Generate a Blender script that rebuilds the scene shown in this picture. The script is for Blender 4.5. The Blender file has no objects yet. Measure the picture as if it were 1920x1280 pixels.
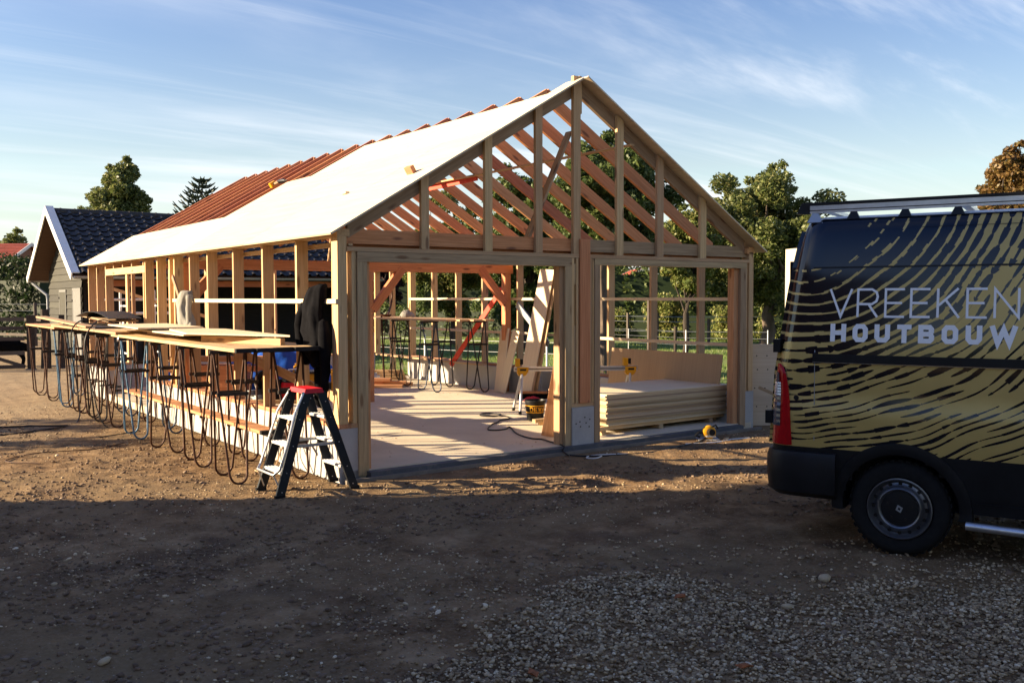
import bpy, math, random
import numpy as np
from mathutils import Vector, Matrix, Quaternion

random.seed(7)
rng = np.random.default_rng(7)
scene = bpy.context.scene
COL = scene.collection
R = math.radians

# ------------------------------------------------------------------ camera
# World axes: X runs along the front of the timber frame, Y along its long side, Z up, slab top at z=0.
yaw, pitch, roll = R(36.2936), R(2.73335), R(-0.13583)
fwd = Vector((math.sin(yaw)*math.cos(pitch), math.cos(yaw)*math.cos(pitch), -math.sin(pitch)))
right = Vector((math.cos(yaw), -math.sin(yaw), 0))
upv = right.cross(fwd)
rr = right*math.cos(roll) + upv*math.sin(roll)
uu = -right*math.sin(roll) + upv*math.cos(roll)
CAM = Vector((-4.20475, -8.72154, 1.80))
cam = bpy.data.objects.new('camera', bpy.data.cameras.new('camera'))
COL.objects.link(cam)
m = Matrix((rr, uu, -fwd)).transposed().to_4x4()
m.translation = CAM
cam.matrix_world = m
cam.data.sensor_width = 36.0
cam.data.lens = 36.0*1750.56/1920.0
cam.data.clip_start = 0.05
cam.data.clip_end = 2000
scene.camera = cam

# ------------------------------------------------------------------ sky, sun, exposure
SUN_AZ = R(32.5)          # light travels along (cos, -sin)
SUN_EL = R(18.7)
tosun = Vector((-math.cos(SUN_AZ)*math.cos(SUN_EL), math.sin(SUN_AZ)*math.cos(SUN_EL), math.sin(SUN_EL)))
world = bpy.data.worlds.new("World")
scene.world = world
world.use_nodes = True
wt = world.node_tree
bg = wt.nodes['Background']
sky = wt.nodes.new('ShaderNodeTexSky')
sky.sky_type = 'NISHITA'
sky.sun_disc = False
sky.sun_elevation = SUN_EL
sky.sun_rotation = R(-57.5)
sky.air_density = 1.3
sky.dust_density = 0.25
sky.ozone_density = 2.0
SKY_STRENGTH = 0.057
bg.inputs['Strength'].default_value = SKY_STRENGTH
# thin cirrus: noise laid on a flat cloud layer overhead (direction projected onto the layer)
tc = wt.nodes.new('ShaderNodeTexCoord')
sep = wt.nodes.new('ShaderNodeSeparateXYZ')
wt.links.new(tc.outputs['Generated'], sep.inputs[0])
def wmath(op, a, b=None, clamp=False):
    n = wt.nodes.new('ShaderNodeMath'); n.operation = op; n.use_clamp = clamp
    for i, v in enumerate((a, b)):
        if v is None: continue
        if isinstance(v, (int, float)): n.inputs[i].default_value = v
        else: wt.links.new(v, n.inputs[i])
    return n.outputs[0]
zc = wmath('ADD', wmath('MAXIMUM', sep.outputs[2], 0.0), 0.10)
cu = wmath('DIVIDE', sep.outputs[0], zc)
cv = wmath('DIVIDE', sep.outputs[1], zc)
comb = wt.nodes.new('ShaderNodeCombineXYZ')
wt.links.new(cu, comb.inputs[0]); wt.links.new(cv, comb.inputs[1])
def cloud(rotz, sx, sy, scale, detail, rough, lo, hi, off=0.0, dist=0.6):
    mp = wt.nodes.new('ShaderNodeMapping')
    mp.inputs['Rotation'].default_value = (0, 0, R(rotz))
    mp.inputs['Scale'].default_value = (sx, sy, 1)
    mp.inputs['Location'].default_value = (off, off*0.7, off)
    mp.vector_type = 'TEXTURE' if False else 'POINT'
    wt.links.new(comb.outputs[0], mp.inputs[0])
    nz = wt.nodes.new('ShaderNodeTexNoise')
    nz.inputs['Scale'].default_value = scale
    nz.inputs['Detail'].default_value = detail
    nz.inputs['Roughness'].default_value = rough
    nz.inputs['Distortion'].default_value = dist
    wt.links.new(mp.outputs[0], nz.inputs['Vector'])
    mr = wt.nodes.new('ShaderNodeMapRange')
    mr.interpolation_type = 'SMOOTHSTEP'
    mr.inputs['From Min'].default_value = lo
    mr.inputs['From Max'].default_value = hi
    wt.links.new(nz.outputs['Fac'], mr.inputs['Value'])
    return mr.outputs[0]
c1 = cloud(32, 0.30, 1.0, 0.75, 8, 0.60, 0.43, 0.74, 3.1, 1.2)
c2 = cloud(48, 0.16, 2.2, 1.5, 8, 0.6, 0.46, 0.80, 9.4, 0.5)
c3 = cloud(20, 0.5, 0.8, 0.5, 4, 0.5, 0.28, 0.62, 5.0, 0.3)
cl = wmath('ADD', wmath('MULTIPLY', wmath('MULTIPLY', c1, 1.15), c3), wmath('MULTIPLY', c2, 0.42))
# the layer thickens towards the horizon, as the line of sight through it gets longer
hz = wmath('POWER', wmath('SUBTRACT', 1.0, wmath('MAXIMUM', sep.outputs[2], 0.0)), 7.0)
cl = wmath('ADD', cl, 0.0, clamp=True)
mixc = wt.nodes.new('ShaderNodeMix'); mixc.data_type = 'RGBA'
CLOUD = (6.4, 6.5, 6.7, 1)
mixc.inputs['B'].default_value = CLOUD
wt.links.new(wmath('MULTIPLY', cl, 0.88), mixc.inputs['Factor'])
hsv = wt.nodes.new('ShaderNodeHueSaturation'); hsv.inputs['Saturation'].default_value = 1.36; hsv.inputs['Hue'].default_value = .527; hsv.inputs['Value'].default_value = .95
wt.links.new(sky.outputs[0], hsv.inputs['Color']); mixh = wt.nodes.new('ShaderNodeMix'); mixh.data_type = 'RGBA'; mixh.inputs['B'].default_value = (4.7, 4.8, 5.3, 1)
wt.links.new(hsv.outputs[0], mixh.inputs['A']); wt.links.new(wmath('MULTIPLY', hz, .92), mixh.inputs['Factor']); wt.links.new(mixh.outputs['Result'], mixc.inputs['A'])
wt.links.new(mixc.outputs['Result'], bg.inputs['Color'])

sun_data = bpy.data.lights.new('sun', 'SUN')
sun_data.energy = 5.0
sun_data.angle = R(0.5)
sun_data.color = (1.0, 0.79, 0.53)
sun = bpy.data.objects.new('sun', sun_data)
COL.objects.link(sun)
sun.rotation_euler = (-tosun).to_track_quat('-Z', 'Y').to_euler()
sun.location = (-20, 14, 12)

vs = scene.view_settings
vs.view_transform = 'Standard'
vs.look = 'None'
vs.gamma = 1
vs.use_curve_mapping = False
vs.exposure = 1.76
scene.cycles.max_bounces = 6
scene.cycles.diffuse_bounces = 3
scene.cycles.glossy_bounces = 3
scene.cycles.transparent_max_bounces = 4
scene.cycles.use_denoising = True

# ------------------------------------------------------------------ helpers
def mesh_obj(name, verts, faces, mat=None, parent=None, smooth=False, loc=None, fmat=None):
    me = bpy.data.meshes.new(name)
    me.from_pydata([tuple(v) for v in verts], [], [tuple(f) for f in faces])
    if mat is not None:
        for mm in (mat if isinstance(mat, (list, tuple)) else [mat]): me.materials.append(mm)
    if fmat is not None:
        me.polygons.foreach_set('material_index', np.asarray(fmat, dtype=np.int32))
    if smooth:
        me.polygons.foreach_set('use_smooth', [True]*len(me.polygons))
    me.update()
    o = bpy.data.objects.new(name, me)
    COL.objects.link(o)
    if parent is not None: o.parent = parent
    if loc is not None: o.location = loc
    return o

def np_mesh(name, V, F, mat=None, parent=None, smooth=False):
    """V (n,3) float array, F (m,k) int array of equal-size faces"""
    me = bpy.data.meshes.new(name)
    n, (mcount, k) = len(V), F.shape
    me.vertices.add(n); me.vertices.foreach_set('co', np.ascontiguousarray(V, dtype=np.float32).ravel())
    me.loops.add(mcount*k); me.loops.foreach_set('vertex_index', np.ascontiguousarray(F, dtype=np.int32).ravel())
    me.polygons.add(mcount)
    me.polygons.foreach_set('loop_start', np.arange(0, mcount*k, k, dtype=np.int32))
    me.polygons.foreach_set('loop_total', np.full(mcount, k, dtype=np.int32))
    if smooth: me.polygons.foreach_set('use_smooth', np.ones(mcount, dtype=bool))
    me.update(calc_edges=True)
    if mat is not None: me.materials.append(mat)
    o = bpy.data.objects.new(name, me)
    COL.objects.link(o)
    if parent is not None: o.parent = parent
    return o

def link_copy(o, parent=None, loc=None, rot=None):
    c = o.copy(); COL.objects.link(c)
    if parent is not None: c.parent = parent
    if loc is not None: c.location = loc
    if rot is not None: c.rotation_euler = rot
    return c

def copy_tree(o, parent=None):
    c = o.copy(); COL.objects.link(c); c.parent = parent
    for ch in list(o.children): copy_tree(ch, c)
    return c

def tag(o, label=None, cat=None, group=None, kind=None):
    if label: o['label'] = label
    if cat: o['category'] = cat
    if group: o['group'] = group
    if kind: o['kind'] = kind
    return o

def thing(name, label, cat, loc=(0, 0, 0), rotz=0.0, group=None):
    o = bpy.data.objects.new(name, None); COL.objects.link(o)
    o.empty_display_size = 0.2
    o.location = loc; o.rotation_euler = (0, 0, rotz)
    return tag(o, label, cat, group)

BOXF = [(0, 3, 2, 1), (4, 5, 6, 7), (0, 1, 5, 4), (1, 2, 6, 5), (2, 3, 7, 6), (3, 0, 4, 7)]
_boxes = {}
def box_mesh(name, L, w, h, mat):
    key = (round(L, 4), round(w, 4), round(h, 4), mat.name)
    if key in _boxes: return _boxes[key]
    a, b, c = L/2, w/2, h/2
    me = bpy.data.meshes.new(name)
    me.from_pydata([(-a, -b, -c), (a, -b, -c), (a, b, -c), (-a, b, -c), (-a, -b, c), (a, -b, c), (a, b, c), (-a, b, c)], [], BOXF)
    me.materials.append(mat)
    _boxes[key] = me
    return me

def member(name, p1, p2, w, h, mat, parent=None, up=(0, 0, 1)):
    """straight timber from p1 to p2; w across, h along 'up'. Local X runs along the grain."""
    p1, p2 = Vector(p1), Vector(p2)
    d = p2-p1; L = d.length; x = d.normalized()
    y = Vector(up).cross(x)
    if y.length < 1e-4: y = Vector((0, 1, 0)) if abs(x.z) > .9 else Vector((0, 0, 1)).cross(x)
    y.normalize(); z = x.cross(y)
    o = bpy.data.objects.new(name, box_mesh(name, L, w, h, mat)); COL.objects.link(o)
    mm = Matrix((x, y, z)).transposed().to_4x4(); mm.translation = (p1+p2)/2
    if parent is not None: o.parent = parent
    o.matrix_local = mm
    return o

def box(name, x0, x1, y0, y1, z0, z1, mat, parent=None):
    """axis-aligned box whose grain runs along its longest side"""
    c = Vector(((x0+x1)/2, (y0+y1)/2, (z0+z1)/2)); dx, dy, dz = x1-x0, y1-y0, z1-z0
    if dx >= dy and dx >= dz: return member(name, (x0, c.y, c.z), (x1, c.y, c.z), dy, dz, mat, parent)
    if dy >= dz: return member(name, (c.x, y0, c.z), (c.x, y1, c.z), dx, dz, mat, parent)
    return member(name, (c.x, c.y, z0), (c.x, c.y, z1), dx, dy, mat, parent, up=(0, 1, 0))

class MB:
    """collects simple solids into one mesh"""
    def __init__(s): s.v = []; s.f = []
    def add(s, v, f):
        b = len(s.v); s.v += [tuple(p) for p in v]; s.f += [tuple(i+b for i in q) for q in f]; return s
    def box(s, x0, x1, y0, y1, z0, z1):
        return s.add([(x0, y0, z0), (x1, y0, z0), (x1, y1, z0), (x0, y1, z0), (x0, y0, z1), (x1, y0, z1), (x1, y1, z1), (x0, y1, z1)], BOXF)
    def bar(s, p1, p2, w, h, up=(0, 0, 1)):
        p1, p2 = Vector(p1), Vector(p2); x = (p2-p1).normalized(); y = Vector(up).cross(x)
        if y.length < 1e-4: y = Vector((0, 1, 0)).cross(x)
        y.normalize(); z = x.cross(y); y = y*w/2; z = z*h/2
        return s.add([p1-y-z, p2-y-z, p2+y-z, p1+y-z, p1-y+z, p2-y+z, p2+y+z, p1+y+z], BOXF)
    def tube(s, pts, rad, n=6, caps=True):
        pts = [Vector(p) for p in pts]
        rad = rad if isinstance(rad, (list, tuple)) else [rad]*len(pts)
        base = len(s.v); prev = None
        for i, p in enumerate(pts):
            t = (pts[min(i+1, len(pts)-1)]-pts[max(i-1, 0)])
            t = t.normalized() if t.length > 1e-9 else Vector((0, 0, 1))
            if prev is None:
                a = Vector((0, 0, 1)) if abs(t.z) < .9 else Vector((1, 0, 0))
                u = t.cross(a).normalized()
            else:
                u = (prev-t*prev.dot(t))
                u = u.normalized() if u.length > 1e-6 else t.orthogonal().normalized()
            prev = u; w = t.cross(u)
            for k in range(n):
                a = 2*math.pi*k/n
                s.v.append(tuple(p+(u*math.cos(a)+w*math.sin(a))*rad[i]))
        for i in range(len(pts)-1):
            for k in range(n):
                a, b = base+i*n+k, base+i*n+(k+1) % n
                s.f.append((a, b, b+n, a+n))
        if caps:
            s.f.append(tuple(base+k for k in reversed(range(n))))
            s.f.append(tuple(base+(len(pts)-1)*n+k for k in range(n)))
        return s
    def lathe(s, prof, n=32, axis='z', c=(0, 0, 0), close=False):
        base = len(s.v); c = Vector(c)
        for (r_, h_) in prof:
            for k in range(n):
                a = 2*math.pi*k/n; ca, sa = math.cos(a)*r_, math.sin(a)*r_
                p = {'z': (ca, sa, h_), 'y': (ca, h_, sa), 'x': (h_, ca, sa)}[axis]
                s.v.append(tuple(c+Vector(p)))
        for i in range(len(prof)-1):
            for k in range(n):
                a, b = base+i*n+k, base+i*n+(k+1) % n
                q = (a, b, b+n, a+n)
                s.f.append(q if axis != 'y' else tuple(reversed(q)))
        return s
    def prism(s, poly, y0, y1):
        """polygon in (x,z) pushed from y0 to y1"""
        n = len(poly); b = len(s.v)
        s.v += [(x, y0, z) for x, z in poly]+[(x, y1, z) for x, z in poly]
        s.f.append(tuple(b+i for i in range(n))); s.f.append(tuple(b+n+i for i in reversed(range(n))))
        for i in range(n):
            j = (i+1) % n; s.f.append((b+j, b+i, b+n+i, b+n+j))
        return s
    def build(s, name, mat, parent=None, smooth=False, loc=None):
        o = mesh_obj(name, s.v, s.f, mat, parent, smooth, loc)
        if smooth and hasattr(o.data, 'set_sharp_from_angle'): o.data.set_sharp_from_angle(angle=R(40))
        return o

# ------------------------------------------------------------------ materials
class NT:
    def __init__(s, name):
        s.m = bpy.data.materials.new(name); s.m.use_nodes = True
        s.t = s.m.node_tree; s.b = s.t.nodes['Principled BSDF']; s.b.inputs['Specular IOR Level'].default_value = 0.3
    def n(s, typ, **kw):
        o = s.t.nodes.new(typ)
        for k, v in kw.items():
            if k in o.inputs.keys(): o.inputs[k].default_value = v
            else: setattr(o, k, v)
        return o
    def l(s, a, b): s.t.links.new(a, b)
    def ramp(s, fac, stops):
        r_ = s.n('ShaderNodeValToRGB'); e = r_.color_ramp.elements
        while len(e) < len(stops): e.new(0.5)
        for el, (p, c) in zip(e, stops): el.position = p; el.color = (*c, 1) if len(c) == 3 else c
        s.l(fac, r_.inputs[0]); return r_.outputs[0]
    def math(s, op, a, b=None, clamp=False):
        n = s.n('ShaderNodeMath'); n.operation = op; n.use_clamp = clamp
        for i, v in enumerate((a, b)):
            if v is None: continue
            if isinstance(v, (int, float)): n.inputs[i].default_value = v
            else: s.l(v, n.inputs[i])
        return n.outputs[0]
    def mix(s, fac, a, b, mode='MIX'):
        n = s.n('ShaderNodeMix'); n.data_type = 'RGBA'; n.blend_type = mode
        for k, v in (('Factor', fac), ('A', a), ('B', b)):
            if isinstance(v, (int, float)): n.inputs[k].default_value = v
            elif isinstance(v, tuple): n.inputs[k].default_value = (*v, 1) if len(v) == 3 else v
            else: s.l(v, n.inputs[k])
        return n.outputs['Result']
    def noise(s, vec, scale, detail=4, rough=.55, dist=0.0):
        n = s.n('ShaderNodeTexNoise', Scale=scale, Detail=detail, Roughness=rough, Distortion=dist)
        if vec is not None: s.l(vec, n.inputs['Vector'])
        return n.outputs['Fac']
    def coord(s, kind='Object', scale=(1, 1, 1), rot=(0, 0, 0), loc=(0, 0, 0)):
        t = s.n('ShaderNodeTexCoord'); m_ = s.n('ShaderNodeMapping')
        m_.inputs['Scale'].default_value = scale; m_.inputs['Rotation'].default_value = rot; m_.inputs['Location'].default_value = loc
        s.l(t.outputs[kind], m_.inputs[0]); return m_.outputs[0]
    def bump(s, h, strength=.3, dist=.01):
        b = s.n('ShaderNodeBump', Strength=strength, Distance=dist); s.l(h, b.inputs['Height']); s.l(b.outputs[0], s.b.inputs['Normal'])
    def rand(s): return s.n('ShaderNodeObjectInfo').outputs['Random']
    def set(s, **kw):
        for k, v in kw.items(): s.b.inputs[k.replace('_', ' ')].default_value = v
        return s
    def color(s, c):
        if isinstance(c, tuple): s.b.inputs['Base Color'].default_value = (*c, 1)
        else: s.l(c, s.b.inputs['Base Color'])
        return s

def plain(name, c, rough=.6, metal=0.0, var=0.12, scale=8, bump=0.0, coat=0.0):
    """painted / plastic / metal surface with slight unevenness and dirt"""
    t = NT(name); v = t.coord()
    n1 = t.noise(v, scale, 5, .6)
    lo = tuple(x*(1-var) for x in c); hi = tuple(min(1, x*(1+var)) for x in c)
    t.color(t.ramp(n1, [(.3, lo), (.7, hi)]))
    t.l(t.math('ADD', t.math('MULTIPLY', t.noise(v, scale*2.3, 3), .25), rough-.12), t.b.inputs['Roughness'])
    t.set(Metallic=metal)
    if coat: t.b.inputs['Coat Weight'].default_value = coat
    if bump: t.bump(t.noise(v, scale*6, 4), bump, .004)
    return t.m

def wood(name, light, dark, knot=(.18, .09, .045), rough=.65, knots=True, var=.20, grain=1.0, bump=.12):
    t = NT(name)
    info = t.rand()
    tcn = t.n('ShaderNodeTexCoord'); off = t.n('ShaderNodeVectorMath'); off.operation = 'ADD'
    cx = t.n('ShaderNodeCombineXYZ'); t.l(t.math('MULTIPLY', info, 37.0), cx.inputs[0]); t.l(t.math('MULTIPLY', info, 5.0), cx.inputs[1])
    t.l(tcn.outputs['Object'], off.inputs[0]); t.l(cx.outputs[0], off.inputs[1])
    def mp(sc):
        m_ = t.n('ShaderNodeMapping'); m_.inputs['Scale'].default_value = sc; t.l(off.outputs[0], m_.inputs[0]); return m_.outputs[0]
    g = t.noise(mp((1.2*grain, 26, 26)), 1.6, 6, .62, .35)
    g2 = t.noise(mp((.5, 3, 3)), 1.0, 3, .5)
    c = t.ramp(g, [(.25, tuple(x*.86 for x in dark)), (.42, dark), (.62, light)])
    c = t.mix(t.math('MULTIPLY', g2, .35), c, tuple(x*.72 for x in light))
    if knots:
        vo = t.n('ShaderNodeTexVoronoi', Scale=1.0); vo.feature = 'F1'; vo.inputs['Randomness'].default_value = 1.0
        t.l(mp((1.7, 6.5, 6.5)), vo.inputs['Vector'])
        kf = t.n('ShaderNodeMapRange'); kf.inputs['From Min'].default_value = .17; kf.inputs['From Max'].default_value = .09
        t.l(vo.outputs['Distance'], kf.inputs['Value'])
        c = t.mix(t.math('MULTIPLY', kf.outputs[0], .85), c, knot)
    hs = t.n('ShaderNodeHueSaturation')
    t.l(t.math('ADD', t.math('MULTIPLY', info, var*2), 1-var), hs.inputs['Value'])
    t.l(t.math('ADD', t.math('MULTIPLY', info, .02), .49), hs.inputs['Hue'])
    t.l(c, hs.inputs['Color'])
    t.color(hs.outputs[0]); t.set(Roughness=rough); t.b.inputs['Specular IOR Level'].default_value = .25
    t.bump(g, bump, .003)
    return t.m

def leafmat(name, cols, trans=.35):
    t = NT(name)
    geo = t.n('ShaderNodeNewGeometry')
    v = t.coord('Object')
    big = t.noise(v, 1.1, 2)
    f = t.math('ADD', t.math('MULTIPLY', geo.outputs['Random Per Island'], .65), t.math('MULTIPLY', big, .4))
    st = [(i/(len(cols)-1)*.8+.1, c) for i, c in enumerate(cols)]
    c = t.ramp(f, st)
    t.color(c); t.set(Roughness=.5); t.b.inputs['Specular IOR Level'].default_value = .35
    tr = t.n('ShaderNodeBsdfTranslucent'); t.l(c, tr.inputs['Color'])
    mx = t.n('ShaderNodeMixShader'); mx.inputs[0].default_value = trans
    t.l(t.b.outputs[0], mx.inputs[1]); t.l(tr.outputs[0], mx.inputs[2])
    t.l(mx.outputs[0], t.t.nodes['Material Output'].inputs['Surface'])
    return t.m

M = {}
M['pine'] = wood('pine_wood', (.63, .425, .225), (.51, .32, .155))
M['pine_grey'] = wood('weathered_spruce_wood', (.46, .32, .185), (.32, .215, .12), rough=.75)
M['douglas'] = wood('douglas_wood', (.63, .27, .125), (.50, .19, .08), knot=(.14, .05, .03))
M['douglas_light'] = wood('fresh_douglas_wood', (.60, .32, .16), (.48, .22, .10), knot=(.2, .08, .04))
M['sheet'] = wood('plywood_sheet', (.74, .61, .42), (.68, .54, .36), knots=False, var=.05, grain=.6, bump=.04)
M['sheet_roof'] = wood('pale_roof_sheet', (.72, .62, .45), (.64, .54, .37), knots=False, var=.09, grain=.6, bump=.04)
M['stack_sheet'] = wood('stacked_tan_sheet', (.58, .45, .29), (.53, .40, .25), knots=False, var=.12, grain=.6, bump=.04)
M['stack_dark'] = wood('stacked_darker_sheet', (.40, .29, .175), (.35, .25, .145), knots=False, var=.12, grain=.6, bump=.04)
M['mdf'] = wood('tan_board', (.50, .33, .19), (.46, .30, .17), knots=False, var=.05, grain=.3, bump=.03)
M['plank'] = wood('scaffold_plank_wood', (.56, .38, .21), (.42, .27, .14), rough=.7)
M['redwood'] = plain('red_painted_wood', (.72, .075, .035), .55, var=.15, scale=14)
M['tarp'] = plain('blue_tarpaulin', (.016, .085, .42), .34, var=.25, scale=5)
M['black_plastic'] = plain('black_plastic', (.0075, .008, .0095), .45, var=.3, scale=6)
M['rubber'] = plain('tyre_rubber', (.008, .008, .008), .85, var=.3, scale=16)
M['steel_dark'] = plain('dark_steel', (.035, .03, .028), .5, .6, var=.3, scale=20)
M['rust'] = plain('rusty_brown_steel', (.062, .026, .014), .62, .25, var=.5, scale=24, bump=.1)
M['blue_steel'] = plain('worn_blue_steel', (.075, .165, .27), .55, .1, var=.4, scale=24, bump=.1)
M['navy_steel'] = plain('dark_blue_steel', (.035, .06, .105), .5, .2, var=.4, scale=24)
M['alu'] = plain('aluminium', (.62, .63, .65), .36, .85, var=.1, scale=12)
M['alu_white'] = plain('bright_aluminium', (.58, .58, .58), .45, .25, var=.08, scale=12)
M['zinc'] = plain('grey_zinc', (.38, .40, .42), .45, .6, var=.15, scale=6)
M['yellow'] = plain('yellow_plastic', (.68, .33, .012), .42, var=.12, scale=14)
M['red'] = plain('red_plastic', (.62, .012, .022), .42, var=.1, scale=14)
M['white_paint'] = plain('white_paint', (.72, .72, .70), .5, var=.08, scale=5)
M['grey_fabric'] = plain('light_grey_fabric', (.25, .24, .21), .9, var=.15, scale=12, bump=.3)
M['black_fabric'] = plain('black_fabric', (.0055, .0055, .007), .9, var=.3, scale=12, bump=.3)
M['black_fabric'].node_tree.nodes['Principled BSDF'].inputs['Specular IOR Level'].default_value = .05

# ------------------------------------------------------------------ ground, lawn, gravel
_lat = np.random.default_rng(3).random((256, 256))
def vnoise(x, y):
    xi = np.floor(x).astype(int); yi = np.floor(y).astype(int); fx = x-xi; fy = y-yi
    fx = fx*fx*(3-2*fx); fy = fy*fy*(3-2*fy)
    g = lambda a, b: _lat[a % 256, b % 256]
    return (g(xi, yi)*(1-fx)+g(xi+1, yi)*fx)*(1-fy)+(g(xi, yi+1)*(1-fx)+g(xi+1, yi+1)*fx)*fy
def fbm(x, y, o=4, g=.5):
    s = np.zeros_like(x, dtype=float); a = 1.0; tot = 0
    for i in range(o):
        s += a*vnoise(x*2**i+17.3*i, y*2**i+9.1*i); tot += a; a *= g
    return s/tot

def ground_h(x, y):
    x = np.asarray(x, float); y = np.asarray(y, float)
    fade = np.clip(1-np.hypot(x-0, y+2)/26, 0, 1)
    h = (fbm(x*.55, y*.55, 3)-.5)*.04 + (fbm(x*2.3+40, y*2.3, 4)-.5)*.036 + (np.maximum(fbm(x*8+11, y*8+3, 3), .45)-.45)*.07
    for off in (-.78, .78):      # faint wheel ruts swinging past the frame towards the van
        d_ = (y+4.6+.05*(x+2)**2*.6-off)/1.0; h = h-.022*np.exp(-(d_/.17)**2)*(.5+vnoise(x*3, y*3))+.012*np.exp(-((np.abs(d_)-.27)/.09)**2)
    z = -.08+h*fade
    inb = (x > -.02) & (x < 6.5) & (y > -.16) & (y < 11.3)
    near = np.clip((y+.75)/.5, 0, 1)*np.clip((x+.6)/.4, 0, 1)*np.clip((7.2-x)/.5, 0, 1)*np.clip((12-y)/.5, 0, 1)
    z = z*(1-near)+(-.085)*near
    return np.where(inb, -.16, z)

def axis_pts(lo, hi, fine, far):
    a = list(np.arange(lo, hi+1e-6, fine)); st = fine
    p = hi
    while p < far: st *= 1.22; p += st; a.append(p)
    p = lo; st = fine
    while p > -far: st *= 1.22; p -= st; a.insert(0, p)
    return np.array(a)
gx = axis_pts(-6.5, 7.5, .055, 700); gy = axis_pts(-7.8, 4.0, .055, 700)
GX, GY = np.meshgrid(gx, gy)
GZ = ground_h(GX, GY)
nx, ny = len(gx), len(gy)
ii = np.arange(nx*ny).reshape(ny, nx)
F = np.stack([ii[:-1, :-1], ii[:-1, 1:], ii[1:, 1:], ii[1:, :-1]], -1).reshape(-1, 4)

t = NT('dirt_ground')
v = t.n('ShaderNodeNewGeometry').outputs['Position']
nA = t.noise(v, .45, 5, .6, .4); nB = t.noise(v, 3.2, 6, .65); nC = t.noise(v, 38, 4, .7); nD = t.noise(v, 1.3, 3, .5, .8)
c = t.ramp(nB, [(.34, (.090, .050, .022)), (.52, (.20, .122, .058)), (.70, (.345, .235, .125))])
c = t.mix(t.ramp(nA, [(.42, (0, 0, 0)), (.62, (1, 1, 1))]), c, (.20, .135, .068))
c = t.mix(t.math('MULTIPLY', t.ramp(nC, [(.45, (0, 0, 0)), (.75, (1, 1, 1))]), .45), c, (.32, .235, .15))
c = t.mix(t.math('MULTIPLY', t.ramp(nD, [(.55, (0, 0, 0)), (.7, (1, 1, 1))]), .55), c, (.062, .038, .026))
vo = t.n('ShaderNodeTexVoronoi', Scale=46.0); t.l(v, vo.inputs['Vector'])
peb = t.math('LESS_THAN', vo.outputs['Distance'], .22)
sepc = t.n('ShaderNodeSeparateColor'); t.l(vo.outputs['Color'], sepc.inputs[0])
pebm = t.math('MULTIPLY', peb, t.math('GREATER_THAN', sepc.outputs[0], .72))
c = t.mix(t.math('MULTIPLY', pebm, .7), c, t.ramp(sepc.outputs[1], [(0, (.16, .12, .09)), (1, (.45, .40, .34))]))
# paler sand beyond the far end of the long table
sp_ = t.n('ShaderNodeSeparateXYZ'); t.l(v, sp_.inputs[0])
sm = t.n('ShaderNodeMapRange'); sm.interpolation_type = 'SMOOTHSTEP'; sm.inputs['From Min'].default_value = 6.5; sm.inputs['From Max'].default_value = 12.0
t.l(t.math('ADD', t.math('SUBTRACT', sp_.outputs[1], t.math('MULTIPLY', sp_.outputs[0], .5)), t.math('MULTIPLY', nD, 4.0)), sm.inputs['Value'])
c = t.mix(t.math('MULTIPLY', sm.outputs[0], .75), c, t.ramp(nB, [(.3, (.26, .19, .115)), (.7, (.36, .28, .175))]))
t.color(c); t.set(Roughness=.95); t.b.inputs['Specular IOR Level'].default_value = .12
h = t.math('ADD', t.math('ADD', t.math('MULTIPLY', nC, .35), t.math('MULTIPLY', nB, .8)), t.math('MULTIPLY', t.noise(v, 12, 4, .7), .7))
h = t.math('ADD', h, t.math('MULTIPLY', pebm, .3))
t.bump(h, .8, .03)
M['dirt'] = t.m
tag(np_mesh('ground', np.stack([GX, GY, GZ], -1).reshape(-1, 3), F, M['dirt'], smooth=True), kind='structure')

# lawn on the right of and behind the frame
t = NT('lawn_turf')
v = t.n('ShaderNodeNewGeometry').outputs['Position']
a = t.noise(v, .35, 4, .6, .5); b = t.noise(v, 5, 5, .7); d = t.noise(v, 60, 3, .7)
c = t.ramp(b, [(.3, (.08, .14, .026)), (.7, (.16, .24, .055))])
c = t.mix(t.ramp(a, [(.4, (0, 0, 0)), (.65, (1, 1, 1))]), c, (.19, .22, .07))
t.color(c); t.set(Roughness=.9); t.bump(t.math('ADD', b, t.math('MULTIPLY', d, .7)), .9, .06)
M['turf'] = t.m
lx = np.concatenate([np.linspace(7.0, 32, 90), np.linspace(33, 62, 20)]); ly = np.concatenate([np.linspace(-9, 34, 130), np.linspace(36, 60, 12)])
LX, LY = np.meshgrid(lx, ly)
edge = 7.0+.35*(fbm(LY*.7, LY*.2, 3)-.3)+np.clip(LY-12.5, 0, 3)*-.0
LX2 = np.where(LX < 7.3, edge, LX)
LZ = -.055+.05*(fbm(LX*.4, LY*.4, 3)-.5)
li = np.arange(LX.size).reshape(LX.shape)
LF = np.stack([li[:-1, :-1], li[:-1, 1:], li[1:, 1:], li[1:, :-1]], -1).reshape(-1, 4)
tag(np_mesh('lawn', np.stack([LX2, LY, LZ], -1).reshape(-1, 3), LF, M['turf'], smooth=True), kind='structure')

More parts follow.
